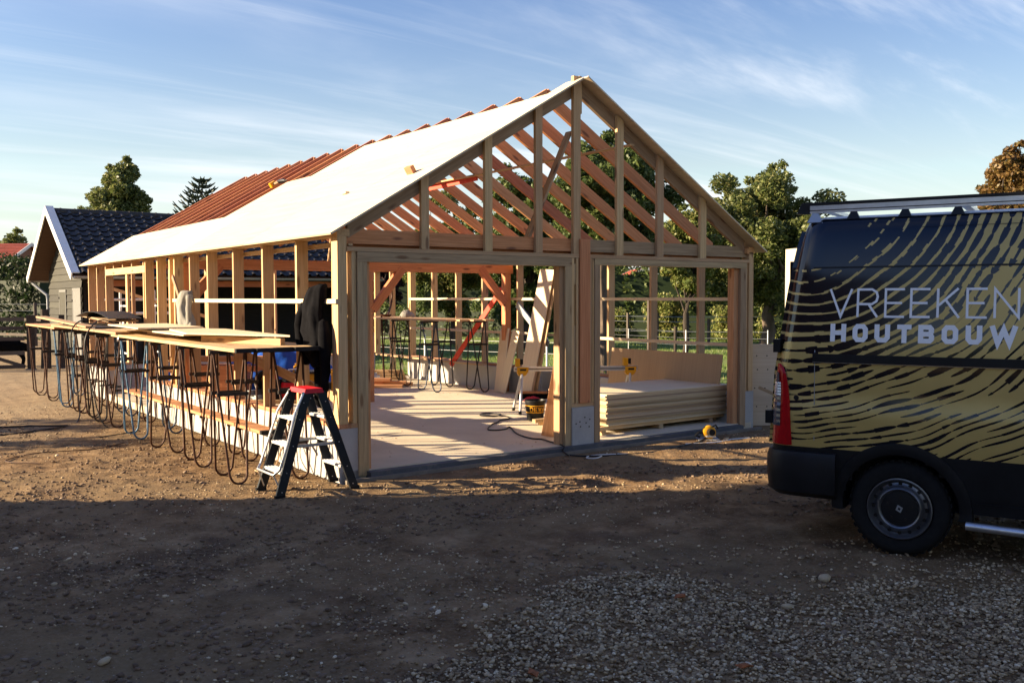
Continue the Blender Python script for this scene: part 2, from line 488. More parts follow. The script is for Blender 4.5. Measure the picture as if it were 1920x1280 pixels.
def blades(name, P, hgt, wid, mat, lean=.5):
    """one small bent triangle per point"""
    n = len(P); a = rng.random(n)*2*np.pi; h_ = hgt*(.6+.8*rng.random(n))
    d = np.stack([np.cos(a), np.sin(a), np.zeros(n)], -1); la = rng.random(n)*2*np.pi
    lv = np.stack([np.cos(la), np.sin(la), np.zeros(n)], -1)*(h_*lean*rng.random(n))[:, None]
    V = np.stack([P-d*wid/2, P+d*wid/2, P+lv+np.stack([np.zeros(n), np.zeros(n), h_], -1)], 1).reshape(-1, 3)
    return np_mesh(name, V, np.arange(n*3).reshape(-1, 3), mat)
M['grass'] = leafmat('grass_blades', [(.08, .15, .022), (.14, .23, .04), (.20, .28, .065), (.26, .26, .11)], .4)
n = 60000
px = 7.2+24*rng.random(n)**1.4; py = -5+32*rng.random(n)
keep = fbm(px*.5, py*.5, 3) > .36
P = np.stack([px, py, -.06+.05*(fbm(px*.4, py*.4, 3)-.5)], -1)[keep]
tag(blades('grass', P, .085, .022, M['grass']), 'short green grass covering the lawn beside the timber frame', kind='stuff')
# taller rough grass at the edges of the yard
ex = np.concatenate([6.95+.5*rng.random(1500)]); ey = 1+20*rng.random(1500)
tag(blades('rough_grass', np.stack([ex, ey, np.full(1500, -.09)], -1), .16, .02, M['grass']), 'longer grass along the foot of the far wall', kind='stuff')

# pebbles
ico = [(0, 0, 1)]+[(.894*math.cos(k*R(72)), .894*math.sin(k*R(72)), .447) for k in range(5)]+[(.894*math.cos(R(36)+k*R(72)), .894*math.sin(R(36)+k*R(72)), -.447) for k in range(5)]+[(0, 0, -1)]
icof = [(0, 1+k, 1+(k+1) % 5) for k in range(5)]+[(1+k, 6+k, 1+(k+1) % 5) for k in range(5)]+[(1+(k+1) % 5, 6+k, 6+(k+1) % 5) for k in range(5)]+[(11, 6+(k+1) % 5, 6+k) for k in range(5)]
ICO, ICOF = np.array(ico), np.array(icof)
def stones(name, P, size, mat, flat=.62):
    n = len(P)
    sc = size[:, None]*np.stack([.75+.6*rng.random(n), .75+.6*rng.random(n), flat*(.7+.6*rng.random(n))], -1)
    a = rng.random(n)*2*np.pi; ca, sa = np.cos(a), np.sin(a)
    V = ICO[None]*(1+.28*(rng.random((n, 12, 1))-.5))*sc[:, None]
    X = V[..., 0]*ca[:, None]-V[..., 1]*sa[:, None]; Y = V[..., 0]*sa[:, None]+V[..., 1]*ca[:, None]
    tilt = (rng.random(n)-.5)*.8
    Z = V[..., 2]+X*tilt[:, None]
    V = np.stack([X, Y, Z], -1)+P[:, None]
    F_ = (ICOF[None]+(np.arange(n)*12)[:, None, None]).reshape(-1, 3)
    return np_mesh(name, V.reshape(-1, 3), F_, mat, smooth=True)
def stonemat(name, cols):
    t = NT(name); g = t.n('ShaderNodeNewGeometry'); v = t.coord()
    c = t.ramp(g.outputs['Random Per Island'], [(i/(len(cols)-1), x) for i, x in enumerate(cols)])
    c = t.mix(t.math('MULTIPLY', t.noise(v, 90, 4), .35), c, (.10, .08, .065))
    t.color(c); t.set(Roughness=.8); t.b.inputs['Specular IOR Level'].default_value = .25; return t.m
M['pebble'] = stonemat('mixed_pebbles', [(.11, .075, .04), (.38, .27, .145), (.18, .125, .07), (.60, .46, .27), (.13, .09, .05), (.78, .62, .38), (.30, .21, .115), (.52, .385, .215), (.90, .78, .55)])
M['clod'] = stonemat('dirt_clods', [(.10, .060, .032), (.17, .107, .060), (.23, .155, .092), (.145, .09, .054), (.30, .22, .145)])
def camxy(dep, lat):      # a point on the ground given by distance ahead of and to the right of where the photographer stood
    return CAM.x+math.sin(yaw)*dep+math.cos(yaw)*lat, CAM.y+math.cos(yaw)*dep-math.sin(yaw)*lat
# the gravelled corner of the yard: a wedge in front of the van, ragged edge
n = 82000
dep = 3.9+3.7*rng.random(n); lat = -1.6+7.4*rng.random(n)
X, Y = CAM.x+math.sin(yaw)*dep+math.cos(yaw)*lat, CAM.y+math.cos(yaw)*dep-math.sin(yaw)*lat
bound = np.interp(lat, [-1.6, -.6, -.25, .13, .6, 1.03, 1.49, 2.6, 3.4, 6], [4.1, 4.5, 5.0, 5.7, 6.2, 6.25, 5.95, 6.2, 6.2, 5.8])
bound = bound+(fbm(X*1.3+5, Y*1.3, 3)-.5)*.9
prob = np.clip((bound-dep)/.55+.42, 0, 1)**1.6
prob = np.where((dep < bound+1.1) & (prob < .12), .05, prob)*(.65+.9*np.clip(fbm(X*2.2, Y*2.2+9, 3)-.2, 0, .6))
k = rng.random(n) < prob
X, Y = X[k], Y[k]
P = np.stack([X, Y, ground_h(X, Y)+.004+.010*rng.random(len(X))], -1)
tag(stones('gravel', P, .0062+.0085*rng.random(len(X))**1.7, M['pebble']), 'grey pebble gravel spread over the front corner of the yard', kind='stuff')
# loose stones over the whole yard, thicker in drifts
n = 42000
dep = 3.2+16*rng.random(n)**1.3; lat = (-.62+1.24*rng.random(n))*dep
X, Y = CAM.x+math.sin(yaw)*dep+math.cos(yaw)*lat, CAM.y+math.cos(yaw)*dep-math.sin(yaw)*lat
k = (rng.random(n) < np.clip((fbm(X*.8+3, Y*.8, 4)-.42)*5, .05, 1)) & ~((X > -.1) & (X < 6.6) & (Y > -.2))
X, Y = X[k], Y[k]
sz = np.minimum(.004+.009*rng.random(len(X))**3+.012*(rng.random(len(X)) > .985), .022)
tag(stones('loose_stones', np.stack([X, Y, ground_h(X, Y)+.25*sz], -1), sz, M['pebble']), 'small loose stones scattered over the dirt yard', kind='stuff')
# churned crumbs of earth in front of and beside the frame
n = 30000
X = -5+11.8*rng.random(n); Y = -2.4+11*rng.random(n)**1.5
k = (rng.random(n) < np.clip((fbm(X*.9+13, Y*.9+2, 4)-.38)*4, .08, 1)) & ~((X > -.06) & (X < 6.6) & (Y > -.22))
X, Y = X[k], Y[k]
sz = .005+.016*rng.random(len(X))**3
tag(stones('earth_crumbs', np.stack([X, Y, ground_h(X, Y)+.2*sz], -1), sz, M['clod'], .7), 'crumbs of churned earth in front of and beside the timber frame', kind='stuff')
n = 15000
dep = 3.6+7*rng.random(n)**1.2; lat = (-.60+1.2*rng.random(n))*dep
X, Y = CAM.x+math.sin(yaw)*dep+math.cos(yaw)*lat, CAM.y+math.cos(yaw)*dep-math.sin(yaw)*lat
k = (rng.random(n) < np.clip((fbm(X*1.1+23, Y*1.1+5, 4)-.40)*6, .04, 1)) & ~((X > -.06) & (X < 6.6) & (Y > -.22))
X, Y = X[k], Y[k]
sz = .006+.020*rng.random(len(X))**3.2
tag(stones('earth_crumbs', np.stack([X, Y, ground_h(X, Y)+.15*sz], -1), sz, M['clod'], .6), 'lumps of dark earth on the shaded dirt in the foreground', kind='stuff')
# single stones one can point at
def stone(label, x, y, s):
    o = stones('stone', np.array([[0, 0, 0.]]), np.array([s]), M['pebble']); o.location = (x, y, float(ground_h(x, y))+s*.35)
    tag(o, label, 'stone', 'larger stones lying in the yard')
def gpx(x, y, z=-.08):    # ground point from a viewing direction measured in the photo
    d = rr*((x-960)/1750.56)+uu*(-(y-640)/1750.56)+fwd; k_ = (z-CAM.z)/d.z; return CAM+d*k_
for lab, px_, py_, s in [('pale stone in the dirt at the bottom left', 196, 1243, .032), ('dark stone in the shaded dirt left of the stepladder', 268, 1013, .026),
                         ('pale stone beside the concrete pier below the sheet stack', 1156, 826, .05), ('pinkish stone between the pier and the circular saw', 1175, 828, .035),
                         ('white rounded stone nearest the circular saw', 1187, 827, .04), ('pale stone by the rear of the van', 1361, 826, .035),
                         ('larger stone at the upper edge of the gravel', 1477, 1140, .04), ('flat grey stone in front of the rear wheel of the van', 1545, 1088, .045)]:
    p = gpx(px_, py_); stone(lab, p.x, p.y, s)
M['dead_leaf'] = plain('dead_leaf', (.30, .10, .035), .8, var=.4, scale=40)
for i, (lab, px_, py_) in enumerate([('brown dead leaf at the upper edge of the gravel', 1275, 1128), ('brown dead leaf at the left end of the gravel', 1000, 1270),
                      ('brown dead leaf low in the gravel near the middle', 1395, 1265), ('tan dead leaf standing up beside the frame corner', 697, 897)]):
    p = gpx(px_, py_); b_ = MB(); L = .05
    vs_ = [(-L, 0, .012), (-L*.3, -L*.5, .02), (L*.5, -L*.4, .008), (L, 0, .022), (L*.4, L*.45, .012), (-L*.4, L*.4, .026)]
    if i == 3: vs_ = [(x*.6, z*.8, .05+y*1.0) for x, y, z in vs_]
    b_.v = vs_+[(x, y, z-.002) for x, y, z in vs_]; b_.f = [(0, 1, 2, 3, 4, 5), (11, 10, 9, 8, 7, 6)]+[(i_, 6+i_, 6+(i_+1) % 6, (i_+1) % 6) for i_ in range(6)]
    o = b_.build('dead_leaf', M['dead_leaf'], loc=(p.x, p.y, float(ground_h(p.x, p.y))+.012)); o.rotation_euler = (0, 0, i*1.3)
    tag(o, lab, 'leaf', 'dead leaves on the ground')

# ------------------------------------------------------------------ concrete
def concrete(name, c0, c1, sc=1.0, holes=False):
    t = NT(name); v = t.n('ShaderNodeNewGeometry').outputs['Position']
    a = t.noise(v, 1.1*sc, 6, .62, .3); b = t.noise(v, 40, 4, .7)
    c = t.ramp(a, [(.3, c0), (.7, c1)])
    c = t.mix(t.math('MULTIPLY', t.ramp(b, [(.5, (0, 0, 0)), (.8, (1, 1, 1))]), .25), c, tuple(x*.6 for x in c0))
    dust = t.noise(v, 6, 5, .7, .6)
    c = t.mix(t.math('MULTIPLY', t.ramp(dust, [(.55, (0, 0, 0)), (.75, (1, 1, 1))]), .22), c, (.42, .34, .25))
    t.color(c); t.set(Roughness=.85); t.bump(t.math('ADD', a, t.math('MULTIPLY', b, .3)), .2, .006); return t.m
M['slab'] = concrete('slab_concrete', (.54, .46, .335), (.68, .585, .43))
M['concrete'] = concrete('wall_concrete', (.36, .355, .35), (.47, .46, .44), 2)
M['kerb'] = concrete('dark_threshold', (.07, .075, .085), (.10, .105, .115), 3)
tag(box('concrete_slab', .02, 6.46, -.0, 11.2, -.13, 0, M['slab']), kind='structure')
tag(box('threshold_strip', .30, 6.16, -.115, -.003, -.15, -.012, M['kerb']), kind='structure')
M['footing'] = concrete('dusty_footing', (.15, .13, .11), (.24, .205, .165), 4)
tag(box('footing_edge', .0, 6.5, -.165, -.118, -.2, -.058, M['footing']), kind='structure')

# ------------------------------------------------------------------ the timber frame
W, LEN = 6.48, 11.2
TH = math.atan(1.93/3.24)
barn = thing('timber_barn', 'unfinished timber frame of a gabled barn on a concrete slab, half its roof sheeted', 'building')
pine, doug = M['pine'], M['douglas']
def stud(x0, x1, y0, y1, z0, z1, mat=pine, name='stud'): return box(name, x0, x1, y0, y1, z0, z1, mat, barn)
# low concrete walls and piers
def con(x0, x1, y0, y1, z0, z1, name='foundation_wall'): return box(name, x0, x1, y0, y1, z0, z1, M['concrete'], barn)
con(0, .235, .0, 7.15, -.16, .447); con(0, .235, 9.79, 11.2, -.16, .447)
con(W-.235, W, .24, 9.45, -.16, .447)
con(.24, W-.24, 10.97, 11.2, -.16, .447)
con(3.08, 3.43, -.04, .2, -.16, .447, 'concrete_pier'); con(6.30, 6.50, .0, .236, -.16, .447, 'concrete_pier')
# small form-tie holes in the centre pier
mb = MB()
for (x, z) in [(3.14, .25), (3.2, .27), (3.21, .21), (3.3, .25), (3.28, .32), (3.36, .29), (3.35, .2)]: mb.box(x-.008, x+.008, -.0425, -.03, z-.008, z+.008)
mb.build('tie_hole', M['steel_dark'], barn)
# left wall, sunlit: sill plate, studs, rail, head plate
box('sill_plate', .0, .14, .0, 7.15, .447, .495, M['douglas_light'], barn)
stud(.0, .105, .0, .14, .497, 2.42, name='corner_post')
for y in (1.063, 2.054, 3.046, 4.044, 4.812, 5.55, 5.79, 6.43, 7.116, 7.23): stud(0, .135, y-.045, y, .497, 2.42)
for y in (9.785, 10.486, 11.187): stud(0, .135, y-.045, y, .447, 2.42)
box('door_header', -.004, .13, 7.117, 9.74, 2.21, 2.325, M['pine'], barn)
for y in (7.938, 8.539, 9.178): stud(.0, .135, y-.045, y, 2.327, 2.42, name='cripple_stud')
box('head_plate', -.002, .14, .0, 5.6, 2.421, 2.497, pine, barn); box('head_plate', -.002, .14, 5.602, 11.2, 2.421, 2.497, pine, barn)
box('inner_plate', .15, .20, .05, 11.15, 2.33, 2.38, pine, barn)
box('wall_rail', -.024, -.002, -.0, 5.55, 1.735, 1.783, M['sheet'], barn)
member('brace', (.16, .06, .62), (.16, 4.9, 1.12), .025, .1, pine, barn, up=(1, 0, 0)) if False else None
member('wall_brace', (.155, .14, .70), (.155, 4.9, 1.28), .028, .11, pine, barn)
# right wall
xr = W-.135
box('sill_plate', W-.14, W, .24, 9.6, .449, .495, M['douglas_light'], barn)
for y in (.955, 1.954, 2.953, 4.202, 5.50, 6.672, 7.632, 8.587, 9.52, 9.59): stud(xr, W, y-.045, y, .497, 2.40)
for y in (10.45, 11.187): stud(xr, W, y-.045, y, .0 if y < 11 else .449, 2.40)
box('wall_rail', xr-.024, xr-.002, .2, 9.5, 1.735, 1.783, M['sheet'], barn)
box('wall_rail', xr-.024, xr-.002, .2, 4.2, 1.075, 1.123, M['sheet'], barn); box('wall_rail', xr-.024, xr-.002, 4.21, 9.5, 1.09, 1.138, M['sheet'], barn)
box('head_plate', xr-.005, W+.002, .0, 5.7, 2.401, 2.497, M['douglas_light'], barn); box('head_plate', xr-.005, W+.002, 5.702, 11.2, 2.401, 2.497, M['douglas_light'], barn)
# back wall
for x in (.75, .86, 1.6, 2.35, 3.10, 3.858, 4.60, 5.35, 6.1): stud(x-.045, x, 11.06, 11.195, .449, 2.40)
box('head_plate', .14, xr-.01, 11.06, 11.2, 2.401, 2.497, doug, barn); box('sill_plate', .14, W-.14, 11.05, 11.2, .449, .495, pine, barn)
# front wall, in shade
g = M['pine']
stud(.160, .206, .0, .135, .497, 2.27, name='stud')
box('sill_plate', .107, .212, .0, .14, .449, .495, g, barn)
J = M['pine_grey']
box('door_jamb', .213, .325, -.022, .12, -.055, 2.165, J, barn); box('door_jamb', .327, .372, .02, .13, .001, 2.165, M['douglas_light'], barn)
box('door_jamb', 2.985, 3.085, -.022, .12, -.055, 2.165, J, barn); box('door_jamb', 2.925, 2.983, .02, .13, .001, 2.165, M['pine'], barn)
box('door_jamb', 3.455, 3.545, -.022, .12, -.055, 2.19, J, barn)
box('door_jamb', 6.18, 6.30, -.022, .12, -.055, 2.19, J, barn); box('door_jamb', 6.085, 6.178, .02, .13, .001, 2.19, M['douglas_light'], barn)
box('door_lintel', .213, 3.085, -.024, .12, 2.167, 2.268, J, barn); box('door_lintel', 3.455, 6.30, -.024, .12, 2.192, 2.268, J, barn)
for x0, x1 in ((3.09, 3.135), (3.165, 3.20), (3.385, 3.415), (3.43, 3.452)): stud(x0, x1, -.01, .12, .497, 2.268, g)
for i, (z0, z1) in enumerate(((.95, 1.45), (1.95, 2.2))): box('packer', 3.137, 3.163, .0, .1, z0, z1, M['pine_grey'], barn)
box('sill_plate', 3.087, 3.45, -.012, .13, .449, .494, g, barn)
box('centre_post', 3.215, 3.375, -.03, .11, .496, 2.50, doug, barn)
stud(6.385, 6.478, .0, .135, .449, 2.42, name='corner_post')
stud(6.305, 6.345, .0, .12, .449, 2.268)
box('front_rail', .107, 3.213, -.012, .12, 2.272, 2.316, g, barn); box('front_rail', 3.377, 6.383, -.012, .12, 2.272, 2.316, g, barn)
box('tie_beam', .107, 3.2, .05, .115, 2.352, 2.503, M['douglas'], barn); box('tie_beam', 3.39, 6.40, .05, .115, 2.352, 2.503, M['pine_grey'], barn)
box('tie_beam', .14, 6.34, .125, .19, 2.31, 2.45, doug, barn)
box('corner_block', .0, .105, .0, .12, 2.422, 2.499, g, barn) if False else None
# gable studs with tops cut to the roof slope
def roof_z(x): return 2.5+math.tan(TH)*(x if x < W/2 else W-x)
for x0, x1 in ((.995, 1.093), (1.83, 1.932), (2.555, 2.655), (3.845, 3.955), (4.555, 4.67), (5.375, 5.49)):
    mb = MB(); cx = (x0+x1)/2
    z0 = 2.318; pts = [(x0-cx, z0), (x1-cx, z0), (x1-cx, roof_z(x1)-.004), (x0-cx, roof_z(x0)-.004)]
    # grain along local X: build lying down, then stand it up
    zc_ = (z0+roof_z(cx))/2
    mb.prism([(-(z-zc_), x) for x, z in pts][::-1], -.022, .022)
    o = mb.build('gable_stud', g, barn); o.location = (cx, .024, zc_); o.rotation_euler = (0, R(90), 0)
member('ridge_post', (3.185, .022, 2.318), (3.185, .022, 4.455), .05, .11, g, barn, up=(1, 0, 0))
member('ridge_post', (3.262, .05, 4.02), (3.262, .05, 4.47), .05, .04, g, barn, up=(1, 0, 0))
member('gable_brace', (3.16, .122, 3.80), (2.52, .122, 2.50), .03, .10, M['pine'], barn, up=(0, 1, 0)).rotation_euler
# rafters
SL = 3.24/math.cos(TH)
def rafter_mesh(h, name, mat):
    L0, L1 = .165, SL-.012; k = h*math.tan(TH); w = .024
    me = bpy.data.meshes.new(name); mb = MB(); mb.prism([(L0-k+.0, -h), (L1-k, -h), (L1, 0), (L0+.0, 0)], -w, w)
    me.from_pydata(mb.v, [], mb.f); me.materials.append(mat); return me
rm, rm2, rmf = rafter_mesh(.16, 'rafter', doug), rafter_mesh(.16, 'rafter', M['douglas_light']), rafter_mesh(.155, 'gable_rafter', M['pine_grey'])
for k in range(20):
    y = .075+.5855*k
    if k == 0: y = .073
    for side in (0, 1):
        me = rmf if k == 0 else (rm2 if k in (6, 13) and side else rm)
        o = bpy.data.objects.new('gable_rafter' if k == 0 else 'rafter', me); COL.objects.link(o); o.parent = barn
        if side == 0: o.matrix_local = Matrix.Translation((0, y, 2.5)) @ Matrix.Rotation(-TH, 4, 'Y')
        else: o.matrix_local = Matrix.Translation((W, y, 2.5)) @ Matrix.Rotation(math.pi, 4, 'Z') @ Matrix.Rotation(-TH, 4, 'Y')
# roof sheets on the left slope (each a board of its own)
def roof_sheet(t0, t1, y0, y1, side=0, mat=None, name='roof_sheet', th=.018):
    cx, cy = (t0+t1)/2, (y0+y1)/2
    o = bpy.data.objects.new(name, box_mesh(name, y1-y0, t1-t0, th, mat or M['sheet_roof'])); COL.objects.link(o); o.parent = barn
    rz = Matrix.Rotation(math.pi/2, 4, 'Z')
    base = Matrix.Translation((0, 0, 2.5)) if side == 0 else Matrix.Translation((W, 0, 2.5)) @ Matrix.Rotation(math.pi, 4, 'Z')
    yy = cy if side == 0 else -cy
    o.matrix_local = base @ Matrix.Rotation(-TH, 4, 'Y') @ Matrix.Translation((cx, yy, th/2+.001)) @ rz
    return o
for t0, t1, y0, y1, stag in ((-.15, 1.068, -.13, 11.32, 0), (1.071, 2.288, -.13, 5.90, 1.22), (2.293, 3.37, -.13, 4.95, 0)):
    y = y0; first = True
    while y < y1-.01:
        e = min(y1, y+2.44-(stag if first else 0)); roof_sheet(t0, t1, y, e-.006); y = e; first = False
roof_sheet(3.375, SL-.06, -.13, .20, mat=M['sheet_roof'])
roof_sheet(-.15, 1.9, -.13, .16, side=1, mat=M['sheet'], name='verge_board'); roof_sheet(1.903, SL-.005, -.13, .16, side=1, mat=M['sheet'], name='verge_board')
# cross batten and red strap under the right-hand rafters
n_in = Vector((-math.sin(TH), 0, -math.cos(TH)))
member('roof_batten', (4.12, .02, 3.725), (4.12, 8.5, 3.70), .07, .022, pine, barn)
member('roof_strap', (4.17, 3.6, 3.685), (4.17, 5.6, 3.645), .025, .09, M['redwood'], barn)
member('roof_brace', (3.0, 6.3, 3.35), (4.4, 9.6, 2.45), .03, .09, pine, barn)
# middle cross-frame: two posts, centre post, beam and braces
YM = 5.66
box('frame_beam', .14, 6.34, YM-.06, YM+.06, 2.24, 2.40, doug, barn)
box('frame_post', 3.25, 3.37, YM-.06, YM+.06, .0, 2.238, M['douglas_light'], barn)
box('frame_post', 6.16, 6.29, YM-.055, YM+.065, .0, 2.238, doug, barn); box('frame_post', .16, .29, YM-.06, YM+.06, .0, 2.238, doug, barn)
for a_, b_ in (((3.37, 1.58), (3.96, 2.30)), ((6.17, 1.68), (5.60, 2.34)), ((.29, 1.78), (.74, 2.30)), ((3.25, 1.75), (2.66, 2.34))):
    member('knee_brace', (a_[0], YM-.02, a_[1]), (b_[0], YM-.02, b_[1]), .09, .14, doug, barn)
# loose-looking extras fixed to the frame
member('red_prop', (6.20, 5.78, 1.95), (5.95, 7.20, .42), .028, .10, M['redwood'], barn)
member('diagonal_strut', (6.30, 5.42, 1.66), (6.20, 4.35, .95), .03, .11, M['zinc'], barn)

# ------------------------------------------------------------------ black-tiled shed behind
M['tile'] = plain('black_glazed_tile', (.034, .030, .026), .5, var=.3, scale=4)
M['clad'] = wood('olive_grey_boards', (.052, .051, .038), (.036, .035, .027), knots=False, rough=.75, var=.34)
M['black_wood'] = wood('black_stained_boards', (.018, .016, .015), (.010, .009, .009), knots=False, var=.3)
SX0, SX1, SY0, SY1, SYR = 1.2, 10.7, 18.9, 25.7, 22.30
SZE, SZR = 2.45, 4.42
shed = thing('tiled_shed', 'shed with black pantile roof, white bargeboards and grey weatherboarded gable', 'shed', (SX0, SY0, 0))
def S_(name, x0, x1, y0, y1, z0, z1, mat): return box(name, x0-SX0, x1-SX0, y0-SY0, y1-SY0, z0, z1, mat, shed)
sth = math.atan2(SZR-SZE, SYR-SY0); ssl = (SZR-SZE)/math.sin(sth)
def slab_quad(name, y0, z0, y1, z1, x0, x1, th, mat):
    mb = MB(); d = Vector((0, y1-y0, z1-z0)).normalized(); nrm = Vector((0, -d.z, d.y))
    if nrm.z < 0: nrm = -nrm
    a = [Vector((x, y, z)) for x, y, z in ((x0, y0, z0), (x1, y0, z0), (x1, y1, z1), (x0, y1, z1))]
    off = Vector((SX0, SY0, 0))
    v = [p-off-nrm*th for p in a]+[p-off for p in a]
    mb.add(v, BOXF); return mb.build(name, mat, shed)
M['brownply'] = wood('brown_soffit_boards', (.105, .058, .036), (.075, .04, .025), knots=False)
slab_quad('roof_deck', SY0+.02, SZE-.03, SYR, SZR-.06, SX0+.05, SX1, .06, M['brownply'])
slab_quad('roof_deck', SY1-.02, SZE-.03, SYR, SZR-.06, SX0+.05, SX1, .06, M['brownply'])
# pantiles: S profile, one mesh shared by all
tw, tl = .30, ssl/12.0
prof = [(-.012+.0, .006), (.05, -.010), (.11, -.013), (.165, -.006), (.185, .010), (.200, .034), (.228, .052), (.262, .052), (.290, .034), (.306, .010)]
mb = MB(); nv_ = len(prof); L = tl+.05
for (yy, lift) in ((0, .040), (L, .0)):
    for dz in (0, -.014):
        mb.v += [(x, yy, z+lift+dz+.04) for x, z in prof]
for i in range(nv_-1):
    mb.f += [(i, i+1, 2*nv_+i+1, 2*nv_+i), (nv_+i+1, nv_+i, 3*nv_+i, 3*nv_+i+1), (i+1, i, nv_+i, nv_+i+1)]
tile_me = bpy.data.meshes.new('roof_tile'); tile_me.from_pydata(mb.v, [], mb.f); tile_me.materials.append(M['tile'])
tile_me.polygons.foreach_set('use_smooth', [True]*len(tile_me.polygons)); tile_me.set_sharp_from_angle(angle=R(50))
rot = Matrix.Rotation(sth, 4, 'X')
cand, rest = [], []
ncol = int((SX1-SX0-.1)/tw)
for r_ in range(12):
    for c_ in range(ncol):
        x = .08+c_*tw; d = r_*tl
        p = (x, d*math.cos(sth), SZE+d*math.sin(sth)-.03)
        wx = x+SX0
        vis = wx < 1.5+ (7.2-r_*.12) and r_ >= 0 and (wx < 6.6 or r_ < 4)
        (cand if (vis and len(cand) < 296) else rest).append(p)
for p in cand:
    o = bpy.data.objects.new('roof_tile', tile_me); COL.objects.link(o); o.parent = shed
    o.matrix_local = Matrix.Translation((p[0], p[1], p[2]+random.uniform(-.003, .003))) @ rot @ Matrix.Rotation(random.uniform(-.012, .012), 4, 'Z')
tv = np.array(mb.v); allv, allf = [], []
for side in (0, 1):
    pts = rest if side == 0 else [(.08+c_*tw, r_*tl*math.cos(sth), SZE+r_*tl*math.sin(sth)-.03) for r_ in range(12) for c_ in range(ncol)]
    for p in pts:
        mt = Matrix.Translation(p) @ rot
        a = np.array(mt)[:3, :3]; b = np.array(mt)[:3, 3]
        q = tv @ a.T + b
        if side == 1: q[:, 1] = (SY1-SY0)-q[:, 1]
        base = sum(map(len, allv)); allv.append(q); allf += [tuple(i+base for i in (f_ if side == 0 else f_[::-1])) for f_ in mb.f]
o = mesh_obj('roof_tile', np.concatenate(allv), allf, M['tile'], shed, smooth=True); o['kind'] = 'stuff'; o.data.set_sharp_from_angle(angle=R(50))
# ridge tiles
rid = MB(); rid.lathe([(.115, 0), (.115, .36), (.128, .36), (.128, .40)], 10, 'x'); rid.build
rm_me = bpy.data.meshes.new('ridge_tile')
keep_v = rid.v; rm_me.from_pydata(keep_v, [], rid.f); rm_me.materials.append(M['tile']); rm_me.polygons.foreach_set('use_smooth', [True]*len(rm_me.polygons)); rm_me.set_sharp_from_angle(angle=R(50))
for k in range(int((SX1-SX0)/.4)):
    o = bpy.data.objects.new('ridge_tile', rm_me); COL.objects.link(o); o.parent = shed; o.location = (.03+k*.4, SYR-SY0, SZR-.02)
# gable wall of weatherboards (lapped)
GX_ = 1.78; WY0, WY1 = 20.35, 25.2
def gz_(y): return SZE+(y-SY0)*math.tan(sth) if y < SYR else SZE+(SY1-y)*math.tan(sth)
z = .0; k = 0
while z < 4.3:
    z1 = z+.21
    zz = z1-.02
    ya = max(WY0, SY0+(zz-SZE)/math.tan(sth)+.12) if zz > SZE else WY0
    yb = min(WY1, SY1-(zz-SZE)/math.tan(sth)-.12) if zz > SZE else WY1
    if yb-ya > .1:
        member('weatherboard', (GX_-SX0-.016, ya-SY0, z+.1), (GX_-SX0-.016, yb-SY0, z+.1), .022, .20, M['clad'], shed, up=(-math.sin(R(-6.5)), 0, math.cos(R(-6.5))))
    z = z1; k += 1
mb = MB(); mb.add([(GX_-SX0+.02, y-SY0, z) for y, z in ((WY0, -.1), (WY1, -.1), (WY1, gz_(WY1)-.1), (SYR, SZR-.16), (WY0, gz_(WY0)-.1))]+[(GX_-SX0+.1, y-SY0, z) for y, z in ((WY0, -.1), (WY1, -.1), (WY1, gz_(WY1)-.1), (SYR, SZR-.16), (WY0, gz_(WY0)-.1))],
       [(0, 1, 2, 3, 4), (9, 8, 7, 6, 5)]+[(i, 5+i, 5+(i+1) % 5, (i+1) % 5) for i in range(5)]); mb.build('gable_wall', M['black_wood'], shed)
S_('back_wall', GX_+.1, SX1, WY1-.1, WY1, -.1, SZE-.05, M['black_wood'])
S_('side_wall', GX_+.1, 3.4, WY0, WY0+.08, -.1, SZE-.05, M['black_wood'])
S_('end_wall', SX1-.1, SX1, WY0, WY1, -.1, 3.4, M['black_wood'])
S_('inner_wall', 3.4, SX1-.1, WY0+1.5, WY0+1.58, -.1, 3.1, M['black_wood'])
for x in (5.2, 8.4, 10.5): S_('carport_post', x-.07, x+.07, SY0+.42, SY0+.56, -.1, 2.14, M['black_wood'])
S_('eave_beam', SX0+.55, SX1, SY0+.36, SY0+.50, 2.12, 2.30, doug)
# bargeboards on both verges, gutter and downpipe
for (ya, za, yb, zb) in ((SY0-.05, SZE-.02, SYR+.0, SZR+.08), (SY1+.05, SZE-.02, SYR-.0, SZR+.08)):
    member('bargeboard', (-.0, ya-SY0, za-.05), (-.0, yb-SY0, zb-.05), .035, .21, M['white_paint'], shed, up=(0, 0, 1))
    member('verge_trim', (.10, ya-SY0, za+.055), (.10, yb-SY0, zb+.055), .22, .03, M['white_paint'], shed, up=(0, 0, 1))
def gutter(y, name='gutter'):
    mb = MB(); n_ = 8; x0, x1 = .05, SX1-SX0
    for x in (x0, x1):
        for rad in (.075, .068):
            for k in range(n_+1):
                a = math.pi+math.pi*k/n_; mb.v.append((x, y+rad*math.cos(a), SZE-.06+rad*math.sin(a)))
    q = n_+1
    for k in range(n_): mb.f += [(k+1, k, 2*q+k, 2*q+k+1), (q+k, q+k+1, 3*q+k+1, 3*q+k), (k, k+1, q+k+1, q+k)]
    mb.f += [(0, q, 3*q, 2*q), (q-1, 3*q-1, 4*q-1, 2*q-1)]
    mb.build(name, M['zinc'], shed, smooth=True)
gutter(-.09); gutter(SY1-SY0+.09)
mb = MB(); mb.tube([(.12, SY1-SY0+.09, SZE-.1), (.2, SY1-SY0-.02, SZE-.22), (.5, WY1-SY0-.12+.2, SZE-.55), (.52, WY1-SY0+.06, SZE-.7), (.52, WY1-SY0+.06, -.05)], .045, 8); mb.build('downpipe', M['zinc'], shed, smooth=True)
